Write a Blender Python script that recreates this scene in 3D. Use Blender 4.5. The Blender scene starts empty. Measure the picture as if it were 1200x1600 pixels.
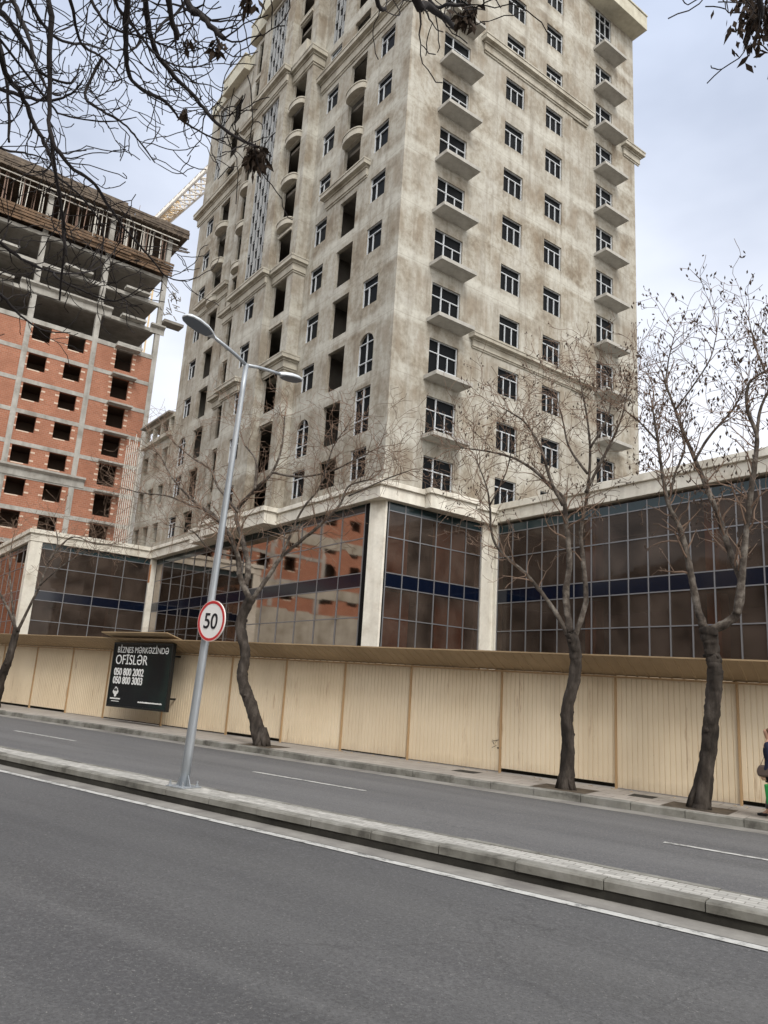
import bpy, math, random
from mathutils import Vector, Matrix
random.seed(7)
R_=random.Random(11)
SC=bpy.context.scene
COL=SC.collection
PI=math.pi
# ------------------------------------------------------------------ camera frame (solved from the street and facade lines)
CAM=Vector((0,0,2.0)); F_PX=1190.56
FW=Vector((-0.57397657,0.78673671,0.22714809)); RT=Vector((0.81465655,0.57672257,0.06103929)); UP=Vector((0.08297958,-0.2200828,0.97194545))
def ray(x,y): return FW+RT*((x-600)/F_PX)-UP*((y-800)/F_PX)
def atY(x,y,Y):
    d=ray(x,y); return CAM+d*(Y/d.y)
def atX(x,y,X):
    d=ray(x,y); return CAM+d*(X/d.x)
def atD(x,y,D): return CAM+ray(x,y).normalized()*D
def gz(X): return -.0098*X
# ------------------------------------------------------------------ mesh helpers
class MB:
    def __init__(s): s.v=[];s.f=[]
    def add(s,vs,fs):
        n=len(s.v); s.v+=[tuple(v) for v in vs]; s.f+=[tuple(i+n for i in f) for f in fs]; return s
    def quad(s,a,b,c,d): return s.add([a,b,c,d],[(0,1,2,3)])
    def box(s,x0,x1,y0,y1,z0,z1,M=None):
        vs=[(x,y,z) for z in (z0,z1) for y in (y0,y1) for x in (x0,x1)]
        if M: vs=[M(*v) for v in vs]
        return s.add(vs,[(0,2,3,1),(4,5,7,6),(0,1,5,4),(2,6,7,3),(0,4,6,2),(1,3,7,5)])
    def prism(s,pts,h0,h1,M):
        # polygon pts (u,w) extruded h0..h1 ; M(u,w,h)
        n=len(pts); vs=[M(u,w,h0) for u,w in pts]+[M(u,w,h1) for u,w in pts]
        return s.add(vs,[tuple(range(n))[::-1],tuple(range(n,2*n))]+[(i,(i+1)%n,(i+1)%n+n,i+n) for i in range(n)])
    def tube(s,pts,rad,n=6,cap=True,ell=1.0):
        pts=[Vector(p) for p in pts]
        if len(pts)<2: return s
        t=(pts[1]-pts[0]).normalized(); a=t.orthogonal().normalized(); base=len(s.v)
        for i,p in enumerate(pts):
            if i==0: t=(pts[1]-pts[0])
            elif i==len(pts)-1: t=pts[-1]-pts[-2]
            else: t=pts[i+1]-pts[i-1]
            if t.length<1e-6: t=Vector((0,0,1))
            t.normalize(); a=(a-t*a.dot(t))
            if a.length<1e-5: a=t.orthogonal()
            a.normalize(); b=t.cross(a); r=rad[i] if hasattr(rad,'__len__') else rad
            for k in range(n):
                th=2*PI*k/n; s.v.append(tuple(p+a*(r*math.cos(th))+b*(r*ell*math.sin(th))))
        for i in range(len(pts)-1):
            for k in range(n):
                k2=(k+1)%n; s.f.append((base+i*n+k,base+i*n+k2,base+(i+1)*n+k2,base+(i+1)*n+k))
        if cap:
            s.f.append(tuple(base+k for k in range(n))[::-1]); s.f.append(tuple(base+(len(pts)-1)*n+k for k in range(n)))
        return s
    def gnarl(s,pts,rad,n,rng,amp=.10):
        i0=len(s.v); s.tube(pts,rad,n); P=[Vector(p) for p in pts]; ph=rng.random()*6; ph2=rng.random()*6
        for i in range(len(P)):
            for k in range(n):
                j=i0+i*n+k; th=2*PI*k/n; v=Vector(s.v[j]); q=v-P[i]; f=1+amp*(.9*math.sin(3*th+i*.16+ph)+.6*math.sin(5*th-i*.23+ph2)+.5*math.sin(i*.9+th*2+ph))+rng.uniform(-.5,.5)*amp
                s.v[j]=tuple(P[i]+q*f)
        return s
    def mesh(s,name,mat,smooth=False):
        m=bpy.data.meshes.new(name); m.from_pydata(s.v,[],s.f)
        if mat: m.materials.append(mat)
        if smooth: m.polygons.foreach_set('use_smooth',[True]*len(m.polygons))
        m.update(); return m
    def obj(s,name,mat,parent=None,smooth=False,bevel=0):
        return mk(name,s.mesh(name,mat,smooth),parent,bevel=bevel)
def mk(name,data,parent=None,loc=None,rz=0,bevel=0):
    o=bpy.data.objects.new(name,data); COL.objects.link(o)
    if parent: o.parent=parent
    if loc is not None: o.location=loc
    if rz: o.rotation_euler=(0,0,rz)
    if bevel:
        b=o.modifiers.new('Bevel','BEVEL'); b.width=bevel; b.segments=2; b.limit_method='ANGLE'
    return o
def thing(name,label,cat,loc=(0,0,0),rz=0,group=None):
    o=mk(name,None,None,loc,rz); tag(o,label,cat,group); return o
def tag(o,label,cat,group=None):
    o['label']=label;o['category']=cat
    if group:o['group']=group
    return o
def struct(o,kind='structure'): o['kind']=kind; return o
# ------------------------------------------------------------------ materials
def mat(name,col=(.5,.5,.5),rough=.8,metal=0,spec=.3):
    m=bpy.data.materials.new(name); m.use_nodes=True; b=m.node_tree.nodes['Principled BSDF']
    b.inputs['Base Color'].default_value=(*col,1); b.inputs['Roughness'].default_value=rough; b.inputs['Metallic'].default_value=metal
    b.inputs['Specular IOR Level'].default_value=spec
    return m
class NT:
    def __init__(s,m): s.t=m.node_tree; s.n=s.t.nodes; s.l=s.t.links; s.b=s.n['Principled BSDF']; s.co=s.n.new('ShaderNodeTexCoord')
    def noise(s,scale,detail=4,vec=None,st=(1,1,1),rough=.55,src='Object',loc=(0,0,0)):
        mp=s.n.new('ShaderNodeMapping'); mp.inputs['Scale'].default_value=st; mp.inputs['Location'].default_value=loc
        s.l.new(s.co.outputs[src],mp.inputs[0]); t=s.n.new('ShaderNodeTexNoise'); t.inputs['Scale'].default_value=scale; t.inputs['Detail'].default_value=detail
        t.inputs['Roughness'].default_value=rough; s.l.new(mp.outputs[0],t.inputs['Vector']); return t.outputs['Fac']
    def ramp(s,f,stops,interp='LINEAR'):
        r=s.n.new('ShaderNodeValToRGB'); r.color_ramp.interpolation=interp; e=r.color_ramp.elements
        while len(e)<len(stops): e.new(.5)
        for i,(p,c) in enumerate(stops):
            e[i].position=p; e[i].color=(*c,1) if hasattr(c,'__len__') else (c,c,c,1)
        s.l.new(f,r.inputs[0]); return r.outputs[0]
    def mix(s,f,a,b,mode='MIX'):
        x=s.n.new('ShaderNodeMix'); x.data_type='RGBA'; x.blend_type=mode
        for i,v in ((0,f),(6,a),(7,b)):
            if hasattr(v,'is_output') or isinstance(v,bpy.types.NodeSocket): s.l.new(v,x.inputs[i])
            else: x.inputs[i].default_value=v if i==0 else (*v,1)
        return x.outputs[2]
    def math(s,op,a,b=0,c=None):
        x=s.n.new('ShaderNodeMath'); x.operation=op
        for i,v in enumerate((a,b,c)):
            if v is None: continue
            if isinstance(v,bpy.types.NodeSocket): s.l.new(v,x.inputs[i])
            else: x.inputs[i].default_value=v
        return x.outputs[0]
    def xyz(s,src='Object'):
        x=s.n.new('ShaderNodeSeparateXYZ'); s.l.new(s.co.outputs[src],x.inputs[0]); return x.outputs
    def col(s,c): s.l.new(c,s.b.inputs['Base Color'])
    def bump(s,f,st=.3,d=.02):
        b=s.n.new('ShaderNodeBump'); b.inputs['Strength'].default_value=st; b.inputs['Distance'].default_value=d
        s.l.new(f,b.inputs['Height']); s.l.new(b.outputs[0],s.b.inputs['Normal'])
def concrete(name,c1,c2,c3,scale=.35,storey=None,rough=.9):
    m=mat(name,c1,rough); t=NT(m)
    n1=t.noise(scale,6,rough=.62); base=t.ramp(n1,[(.34,c3),(.47,c2),(.6,c1)])
    n2=t.noise(2.2,5,loc=(5,3,1)); base=t.mix(t.ramp(n2,[(.35,0.),(.7,.35)]),base,tuple(x*.72 for x in c2))
    st=t.noise(1.0,4,st=(1.6,1.6,.13),loc=(1,2,3)); base=t.mix(t.ramp(st,[(.5,0.),(.72,.45)]),base,tuple(x*.62 for x in c3))
    if storey:
        z=t.xyz()[2]; fr=t.math('FRACT',t.math('DIVIDE',t.math('SUBTRACT',z,storey),3.2))
        wob=t.math('ADD',fr,t.math('MULTIPLY',t.math('SUBTRACT',t.noise(.9,3,loc=(9,9,2)),.5),.22))
        band=t.ramp(wob,[(.0,0.),(.05,.8),(.2,.8),(.28,0.)])
        base=t.mix(t.math('MULTIPLY',band,.55),base,tuple(min(1,x*1.12) for x in c1))
    fine=t.noise(9,6,rough=.7); base=t.mix(t.ramp(fine,[(.3,.0),(.8,.35)]),base,tuple(x*.6 for x in c2))
    t.col(base); t.bump(t.mix(.5,n2,fine),.35,.03); return m
def tower_render():
    m=mat('tower_render',(.5,.47,.4),.92); t=NT(m)
    # cement render drying unevenly: pale grey beams, brown blotches over the infill, rain streaks
    base=t.ramp(t.noise(.40,7,rough=.70),[(.36,(.185,.152,.112)),(.44,(.28,.25,.20)),(.52,(.365,.345,.295)),(.66,(.45,.44,.40))])
    p2=t.noise(.16,4,loc=(7,2,5)); base=t.mix(t.ramp(p2,[(.42,.0),(.62,.6)]),base,(.36,.345,.305))
    z=t.xyz()[2]; w=t.math('MULTIPLY',t.math('SUBTRACT',t.noise(.55,3,loc=(9,9,2)),.5),.25)
    fr=t.math('FRACT',t.math('ADD',t.math('DIVIDE',t.math('SUBTRACT',z,14.0),3.2),w))
    band=t.ramp(fr,[(.0,0.),(.06,1.),(.20,1.),(.30,0.)]); gate=t.ramp(t.noise(.3,2,loc=(3,8,1)),[(.40,0.),(.52,.75)])
    base=t.mix(t.math('MULTIPLY',band,gate),base,(.495,.488,.44))
    low=t.ramp(fr,[(.36,0.),(.46,1.),(.86,1.),(.98,0.)]); g2=t.ramp(t.noise(.8,5,st=(1.3,1.3,.45),loc=(1,5,9)),[(.47,0.),(.60,.50)])
    base=t.mix(t.math('MULTIPLY',low,g2),base,(.205,.158,.108))
    st=t.noise(1.2,5,st=(1.6,1.6,.11),loc=(1,2,3),rough=.65); base=t.mix(t.ramp(st,[(.50,0.),(.68,.42)]),base,(.155,.13,.10))
    st2=t.noise(1.1,4,st=(2.0,2.0,.12),loc=(6,1,4),rough=.65); base=t.mix(t.ramp(st2,[(.53,0.),(.70,.36)]),base,(.50,.50,.46))
    def bumps(cs,L,w=.13):
        st=[(0.,0.)]
        for c_ in cs: st+=[((c_-w)/L,0.),(c_/L,1.),((c_+w)/L,0.)]
        return st[:31]
    XY=t.xyz(); my=t.ramp(t.math('DIVIDE',XY[1],20.4),bumps((2.3,4.5,7.45,9.0,11.05,12.55,15.95,18.1),20.4)); mxx=t.ramp(t.math('DIVIDE',t.math('MULTIPLY',XY[0],-1.0),29.1),bumps((1.65,2.95,4.4,6.0,7.55,8.85,20.25,21.45,26.15,27.5),29.1))
    drip=t.math('MULTIPLY',t.math('MAXIMUM',my,mxx),t.ramp(t.math('FRACT',t.math('DIVIDE',t.math('SUBTRACT',z,14.0),3.2)),[(0.,.15),(.33,1.),(.42,.0),(.88,0.),(1.,.12)]))
    drip=t.math('MULTIPLY',drip,t.ramp(t.noise(1.6,4,loc=(2,2,8)),[(.38,.1),(.6,1.)])); base=t.mix(t.math('MULTIPLY',drip,.75),base,(.13,.105,.08))
    seam=t.math('FRACT',t.math('DIVIDE',t.math('SUBTRACT',z,14.25),3.2)); base=t.mix(t.ramp(seam,[(.0,.28),(.010,.28),(.02,0.)]),base,(.16,.135,.10))
    f=t.noise(3.2,7,rough=.75); base=t.mix(t.ramp(f,[(.38,.28),(.54,0.)]),base,(.165,.145,.115))
    t.col(base); t.bump(f,.3,.03); return m
CONC=tower_render()
CONCL=concrete('pale_render',(.50,.475,.41),(.42,.395,.335),(.27,.24,.19),.6)
CONCD=concrete('raw_concrete',(.33,.31,.28),(.27,.25,.22),(.2,.18,.16),.5)
SLAB=concrete('slab_concrete',(.47,.46,.43),(.39,.38,.35),(.27,.255,.23),.8)
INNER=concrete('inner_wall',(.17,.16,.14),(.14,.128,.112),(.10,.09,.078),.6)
STONE=concrete('stone_pillar',(.80,.78,.70),(.74,.71,.63),(.56,.52,.44),.9)
FRAME=mat('window_frame_white',(.52,.55,.58),.45)
DARKG=mat('dark_window_glass',(.006,.007,.008),.35,spec=.05)
def brickmat(name,bw,bh,c1,c2,mortar,scale=1,src='Object',ms=.012,offs=.5,vertical=True,rough=.85):
    m=mat(name,c1,rough); t=NT(m)
    sep=t.xyz(src); cb=t.n.new('ShaderNodeCombineXYZ')
    if vertical:
        t.l.new(t.math('ADD',sep[0],sep[1]),cb.inputs[0]); t.l.new(sep[2],cb.inputs[1])
    else:
        t.l.new(sep[0],cb.inputs[0]); t.l.new(sep[1],cb.inputs[1])
    b=t.n.new('ShaderNodeTexBrick'); b.inputs['Scale'].default_value=scale; b.inputs['Brick Width'].default_value=bw; b.inputs['Row Height'].default_value=bh
    b.inputs['Mortar Size'].default_value=ms; b.inputs['Color1'].default_value=(*c1,1); b.inputs['Color2'].default_value=(*c2,1); b.inputs['Mortar'].default_value=(*mortar,1); b.offset=offs
    t.l.new(cb.outputs[0],b.inputs['Vector'])
    n=t.noise(.6,5); c=t.mix(t.ramp(n,[(.35,0.),(.7,.55)]),b.outputs[0],tuple(x*.62 for x in c1))
    n2=t.noise(14,4); c=t.mix(t.ramp(n2,[(.4,0.),(.8,.3)]),c,tuple(x*.6 for x in c2))
    t.col(c); t.bump(b.outputs[1],-.25,.01); return m
BRICK=brickmat('clay_block',.40,.20,(.42,.18,.11),(.33,.14,.085),(.42,.30,.23))
# glazing
def glazing(name,tint,refl=(.44,.40,.37),rough=.035,ior=1.48):
    m=bpy.data.materials.new(name); m.use_nodes=True; nt=m.node_tree; nt.nodes.clear(); N=nt.nodes.new; L=nt.links.new
    o=N('ShaderNodeOutputMaterial'); mx=N('ShaderNodeMixShader'); fr=N('ShaderNodeFresnel'); fr.inputs[0].default_value=ior
    tr=N('ShaderNodeBsdfTransparent'); tr.inputs[0].default_value=(*tint,1); g=N('ShaderNodeBsdfGlossy'); g.inputs[0].default_value=(*refl,1); g.inputs['Roughness'].default_value=rough
    co=N('ShaderNodeTexCoord'); no=N('ShaderNodeTexNoise'); no.inputs['Scale'].default_value=.55; no.inputs['Detail'].default_value=2; bp=N('ShaderNodeBump'); bp.inputs['Strength'].default_value=.03; bp.inputs['Distance'].default_value=.03
    L(co.outputs['Object'],no.inputs[0]); L(no.outputs[0],bp.inputs['Height']); L(bp.outputs[0],g.inputs['Normal']); L(bp.outputs[0],fr.inputs['Normal'])
    df=N('ShaderNodeBsdfDiffuse'); df.inputs[0].default_value=(.26,.20,.165,1); m0=N('ShaderNodeMixShader'); n3=N('ShaderNodeTexNoise'); n3.inputs['Scale'].default_value=.7; n3.inputs['Detail'].default_value=5; L(co.outputs['Object'],n3.inputs[0]); mr3=N('ShaderNodeMapRange'); mr3.inputs[1].default_value=.3; mr3.inputs[2].default_value=.75; mr3.inputs[3].default_value=.07; mr3.inputs[4].default_value=.30; L(n3.outputs[0],mr3.inputs[0]); L(mr3.outputs[0],m0.inputs[0]); L(tr.outputs[0],m0.inputs[1]); L(df.outputs[0],m0.inputs[2])
    L(fr.outputs[0],mx.inputs[0]); L(m0.outputs[0],mx.inputs[1]); L(g.outputs[0],mx.inputs[2]); L(mx.outputs[0],o.inputs[0]); return m
GLASS=glazing('tinted_glass',(.50,.36,.29))
BLUEG=mat('blue_spandrel_glass',(.003,.006,.017),.1,spec=.4)
BLUET=mat('blue_green_spandrel',(.016,.034,.04),.12,spec=.4)
MULL=mat('aluminium_mullion',(.22,.22,.23),.4,metal=.4)
ORANGE=concrete('primed_partition',(.50,.23,.11),(.40,.18,.085),(.26,.12,.06),.5)
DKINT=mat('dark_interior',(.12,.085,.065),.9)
# ------------------------------------------------------------------ ground and street
def sheet(name,y0,y1,x0,x1,dz,m,kind=True,nx=1):
    b=MB(); b.quad((x0,y0,gz(x0)+dz),(x1,y0,gz(x1)+dz),(x1,y1,gz(x1)+dz),(x0,y1,gz(x0)+dz)); o=b.obj(name,m)
    if kind: struct(o)
    return o
def asphalt(name,base,seed=0):
    m=mat(name,(base,base,base),.75,spec=.35); t=NT(m)
    big=t.noise(.18,5,st=(.35,1.6,1),loc=(seed,0,0),rough=.6); c=t.ramp(big,[(.3,(base*.80,base*.80,base*.84)),(.5,(base,base,base*1.02)),(.7,(base*1.2,base*1.19,base*1.17))])
    track=t.noise(1.3,3,st=(.04,1,1),loc=(seed,3,0)); c=t.mix(t.ramp(track,[(.42,0.),(.62,.5)]),c,(base*1.4,)*3); oil=t.noise(1.0,4,st=(.10,.9,1),loc=(seed+4,1,7)); c=t.mix(t.ramp(oil,[(.52,0.),(.66,.5)]),c,(base*.66,)*3)
    f=t.noise(42,4,rough=.85); c=t.mix(t.ramp(f,[(.38,.6),(.52,0.)]),c,(base*.42,)*3); g=t.noise(24,3,loc=(2,9,0),rough=.8); c=t.mix(t.ramp(g,[(.50,0.),(.66,.5)]),c,(base*1.7,)*3)
    f2=t.noise(38,2,loc=(4,4,4),rough=.8); c=t.mix(t.ramp(f2,[(.64,0.),(.72,.8)]),c,(base*2.6,base*2.55,base*2.4))
    sp=t.noise(3.1,4,loc=(8,1,0),rough=.75); c=t.mix(t.ramp(sp,[(.66,0.),(.72,.45)]),c,(base*.45,)*3)
    vor=t.n.new('ShaderNodeTexVoronoi'); vor.feature='DISTANCE_TO_EDGE'; vor.inputs['Scale'].default_value=.22
    w=t.n.new('ShaderNodeMapping'); t.l.new(t.co.outputs['Object'],w.inputs[0]); ad=t.n.new('ShaderNodeVectorMath'); ad.operation='ADD'
    nn=t.n.new('ShaderNodeTexNoise'); nn.inputs['Scale'].default_value=1.5; nn.inputs['Detail'].default_value=6; t.l.new(t.co.outputs['Object'],nn.inputs[0])
    t.l.new(w.outputs[0],ad.inputs[0]); t.l.new(nn.outputs['Color'],ad.inputs[1]); t.l.new(ad.outputs[0],vor.inputs['Vector'])
    c=t.mix(t.ramp(vor.outputs['Distance'],[(.0,.34),(.004,0.)]),c,(base*.4,)*3)
    t.col(c); t.bump(f,.5,.006); return m
ASPH=asphalt('near_asphalt',.090,0); ASPH2=asphalt('far_asphalt',.115,5)
GUT=concrete('gutter_concrete',(.30,.29,.265),(.25,.24,.22),(.17,.16,.15),1.2)
KERB=concrete('kerb_stone',(.30,.295,.27),(.22,.215,.19),(.085,.08,.07),1.9)
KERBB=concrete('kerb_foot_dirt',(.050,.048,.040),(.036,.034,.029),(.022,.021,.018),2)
PAINT=mat('road_paint',(.62,.62,.60),.6)
t=NT(PAINT); pn=t.noise(7,6,rough=.75); t.col(t.ramp(pn,[(.38,(.17,.17,.165)),(.49,(.46,.46,.44)),(.7,(.56,.56,.54))]))
EARTH=concrete('building_lot_earth',(.20,.17,.13),(.16,.13,.10),(.1,.08,.06),.2)
PAV=brickmat('median_block_paving',.20,.10,(.52,.51,.475),(.33,.325,.30),(.20,.19,.175),vertical=False,ms=.007)
PAV2=brickmat('pavement_slabs',.5,.5,(.40,.37,.33),(.34,.31,.28),(.2,.18,.16),vertical=False,ms=.012)
X0,X1=-170,70
sheet('ground',-260,330,-330,230,-.06,EARTH)
sheet('near_road',.6,8.42,X0,X1,0,ASPH); sheet('far_road',9.08,15.45,X0,X1,0,ASPH2)
sheet('gutter',8.03,8.42,X0,X1,.004,GUT); sheet('gutter',15.0,15.45,X0,X1,.004,GUT)
sheet('near_pavement',-8,.6,X0,X1,.15,PAV2)
sheet('far_pavement',15.55,17.75,X0,X1,.146,PAV2)
def marking(name,y0,y1,x0,x1,dz=.008): return sheet(name,y0,y1,x0,x1,dz,PAINT)
marking('edge_line',7.87,8.0,X0,X1)
for k in range(-9,5):
    xe=-9.14-9.6*k
    if k==-1: xe=-9.14+9.6
    x0,x1=(-12.15-9.6*k,-9.14-9.6*k)
    if k==-1: x0,x1=-3.55,.1
    marking('lane_dash',12.44,12.55,x0,x1)
# kerbs: one mesh each, stones with joints
def kerb(name,y0,y1,top,x0,x1,foot=True):
    b=MB(); x=x0; rr=random.Random(3)
    while x<x1:
        j=rr.uniform(-.006,.006); dy=rr.uniform(-.008,.008)
        sg=1 if y1>y0 else -1; zb=top*(.5 if foot else 0)-(.0 if foot else .05)
        prof=[(y0+dy,zb),(y0+dy,top-.02+j),(y0+dy+.02*sg,top+j),(y1,top+j),(y1,zb)]
        b.prism(prof,x+.006,x+.994,lambda u,w,h:(h,u,w+gz(h))); x+=1.0
    o=b.obj(name,KERB); struct(o)
    b=MB(); sg=1 if y1>y0 else -1; b.prism([(y0+.018*sg,-.05),(y0+.018*sg,top-.02),(y1-.02*sg,top-.02),(y1-.02*sg,-.05)],x0,x1,lambda u,w,h:(h,u,w+gz(h))); o=b.obj(name+'_joints',KERBB); struct(o)
kerb('median_kerb',8.37,8.54,.20,-120,40)
kerb('median_far_kerb',9.08,8.96,.20,-120,40,False)
b=MB(); b.box(-120,40,8.53,8.98,-.05,.196,lambda x,y,z:(x,y,z+gz(x))); struct(b.obj('median_paving',PAV))
kerb('far_kerb',15.45,15.62,.15,-150,50,False)
kerb('near_kerb',.6,.45,.15,-60,40)
SOIL=concrete('tree_pit_soil',(.12,.095,.07),(.09,.07,.05),(.05,.04,.03),3)
for (a,c) in ((-15.95,-14.75),(-7.2,-6.0),(-4.5,-3.3),(-33,-31.9)):
    sheet('tree_pit',15.66,16.55,a,c,.152,SOIL)
for (a,c) in ((-9.6,-9.0),(-5.4,-4.9)): sheet('manhole',16.5,16.95,a,c,.150,KERBB)
# dirt strip at the fence foot
DIRT=concrete('sandy_dirt',(.46,.38,.28),(.38,.31,.22),(.26,.2,.15),2)
b=MB(); rr=random.Random(5)
for i in range(46):
    x=-2.2-rr.random()*12; y=17.36-rr.random()*.14; r=rr.uniform(.015,.045)
    n=6; ring=[(x+r*1.3*math.cos(a*PI/3),y+r*math.sin(a*PI/3),gz(x)+.147) for a in range(n)]
    b.add(ring+[(x,y,gz(x)+.147+r*.7)],[(k,(k+1)%n,n) for k in range(n)])
o=b.obj('rubble',DIRT); o['kind']='stuff'; o['label']='small stones and dirt scattered along the foot of the hoarding'
# ------------------------------------------------------------------ building frame
P1=Vector((-20.73892,28.19392,0)); RZB=math.atan2(-.30311557,.9529538)
def AM(off): return lambda u,d,z:(-u,-off+d,z)      # A facade: u runs left from the near corner, d inward
def BM(off): return lambda u,d,z:(off-d,u,z)        # B facade: u runs right/back
def wall(mb,M,u0,u1,z0,z1,ops,dep=.22):
    us=sorted({u0,u1}|{v for o in ops for v in o[:2] if u0<v<u1}); zs=sorted({z0,z1}|{v for o in ops for v in o[2:4] if z0<v<z1})
    for i in range(len(us)-1):
        j=0
        while j<len(zs)-1:
            uc=(us[i]+us[i+1])/2; zc=(zs[j]+zs[j+1])/2
            if not any(o[0]<uc<o[1] and o[2]<zc<o[3] for o in ops):
                mb.quad(M(us[i],0,zs[j]),M(us[i+1],0,zs[j]),M(us[i+1],0,zs[j+1]),M(us[i],0,zs[j+1]))
            j+=1
    for a,b,c,d,*_ in ops:
        a2,b2,c2,d2=max(a,u0),min(b,u1),max(c,z0),min(d,z1)
        for p,q in (((a2,c2),(b2,c2)),((b2,c2),(b2,d2)),((b2,d2),(a2,d2)),((a2,d2),(a2,c2))):
            mb.quad(M(p[0],0,p[1]),M(q[0],0,q[1]),M(q[0],dep,q[1]),M(p[0],dep,p[1]))
def arch(mb,M,a,b,zs,zt,dep=.22,n=10):
    # fill above an arch inside rectangular opening a..b, spring zs, top zt
    c=(a+b)/2; ru=(b-a)/2; rz=zt-zs; pts=[(c+ru*math.cos(PI*k/n),zs+rz*math.sin(PI*k/n)) for k in range(n+1)]
    for k in range(n):
        p,q=pts[k],pts[k+1]
        mb.quad(M(p[0],0,p[1]),M(q[0],0,q[1]),M(q[0],0,zt+.001),M(p[0],0,zt+.001))
        mb.quad(M(p[0],0,p[1]),M(q[0],0,q[1]),M(q[0],dep,q[1]),M(p[0],dep,p[1]))
def course(u0,u1,z0,z1,M,p=1):
    # string course: flat fascia, stepped soffit, thin projecting top slab
    b=MB(); h=z1-z0
    for (e,za,zb) in ((.07,0,.10),(.14,.10,.50),(.22,.50,.60),(.46,.60,.82),(.50,.82,.90)): b.box(u0-e*.6,u1+e*.6,-e*p,.01,z0+za*h,z0+zb*h,M)
    return b
# windows (local mesh: x along, facing -y)
def bars(b,spec,t=.06,dp=.07):
    for (x0,x1,z0,z1) in spec: b.box(x0,x1,-dp/2,dp/2,z0,z1)
def win_mesh(w,h,kind):
    b=MB(); f=.048; sp=[(0,f,0,h),(w-f,w,0,h),(f,w-f,0,f),(f,w-f,h-f*.5,h)]
    if kind=='three':
        zt=h*.70; sp+=[(f,w-f,zt-f/2,zt+f/2)]+[(w*k/3-f/2,w*k/3+f/2,f,zt-f/2) for k in (1,2)]
    elif kind=='two':
        zt=h*.70; sp+=[(f,w-f,zt-f/2,zt+f/2),(w*.38-f/2,w*.38+f/2,f,zt-f/2)]
    elif kind=='tall':
        zt=h*.78;zl=h*.30; sp+=[(f,w-f,zt-f/2,zt+f/2),(f,w-f,zl-f/2,zl+f/2),(w*.5-f/2,w*.5+f/2,f,h-f/2)]
    elif kind=='door':
        zt=h*.68; sp+=[(f,w-f,zt-f/2,zt+f/2),(w*.36-f*.7,w*.36+f*.7,f,h-f/2),(w*.68-f/2,w*.68+f/2,f,zt-f/2),(w*.36,w-f,h*.27,h*.27+f)]
    elif kind=='grid':
        zt=h*.38; sp+=[(f,w-f,zt-f/2,zt+f/2),(f,w-f,h*.5,h*.5+f),(f,w-f,h*.82,h*.82+f)]+[(w*k/3-f/2,w*k/3+f/2,f,h) for k in (1,2)]
    bars(b,sp); g=MB(); g.box(.02,w-.02,.045,.055,.02,h-.02)
    return b.mesh('window',FRAME),g.mesh('pane',DARKG)
WM={}
WRNG=random.Random(77)
def window(parent,pos,rz,w,h,kind,name='window'):
    k=(round(w,2),round(h,2),kind)
    if k not in WM: WM[k]=win_mesh(w,h,kind)
    fo=mk(name,WM[k][0],parent,pos,rz); mk('pane',WM[k][1],fo); return fo
def winA(P,ul,ur,z0,z1,off,kind='two',rec=.11): return window(P,(-ul,-off+rec,z0),0,ul-ur,z1-z0,kind)
def winB(P,u0,u1,z0,z1,off,kind='three',rec=.13,name='window'): return window(P,(off-rec,u0,z0),PI/2,u1-u0,z1-z0,kind,name)
# ------------------------------------------------------------------ main tower
T=thing('apartment_tower','tall unfinished grey-brown rendered tower with balcony slabs, standing over the glass podium','building',P1,RZB)
hA=lambda k:13.8+3.2*k
hB=lambda k:13.5+3.2*k
ZB,ZT=11.5,50.6
W=MB()
# right section of A face
def secA(off,u0,u1,cols,z0=ZB,z1=ZT,dep=.22):
    ops=[]
    for c in cols: ops+=c
    wall(W,AM(off),u0,u1,z0,z1,ops,dep)
def win_col(l,r,ks,h=1.6): return [(r,l,hA(k)-h,hA(k)) for k in ks]
def log_op(r,l,k,course_z=()):
    if k==0: return (r,l,12.2,hA(0))
    if k<=5: return (r,l,hA(k)-2.4,hA(k))
    return (r,l,hA(k)-2.2,hA(k)+(.5 if k in (6,7) else .1))
R_win1=[k for k in range(12) if k not in (1,2)]
opsR=[(1.6,3.0,hA(k)-1.6,hA(k)) for k in R_win1]+[(1.6,3.0,14.6,17.1),(1.6,3.0,17.85,20.15)]
R_win2=[k for k in range(9) if k!=1]
opsR+=[(7.5,8.88,hA(k)-1.6,hA(k)) for k in R_win2]+[(7.5,8.88,14.6,16.85),(7.5,8.88,41.5,42.5),(7.45,8.9,43.1,50.2)]
opsR+=[log_op(4.35,6.05,k) for k in range(12)]
secA(0,0,9.65,[opsR])
arch(W,AM(0),1.6,3.0,19.45,20.15); arch(W,AM(0),7.5,8.88,16.15,16.85)
for k in R_win1: winA(T,3.0,1.6,hA(k)-1.6,hA(k),0)
winA(T,3.0,1.6,14.6,17.1,0,'tall'); winA(T,3.0,1.6,17.85,20.15,0,'tall'); winA(T,8.88,7.5,14.6,16.85,0,'tall')
for k in R_win2: winA(T,8.88,7.5,hA(k)-1.6,hA(k),0)
winA(T,8.88,7.5,41.5,42.5,0)
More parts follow.
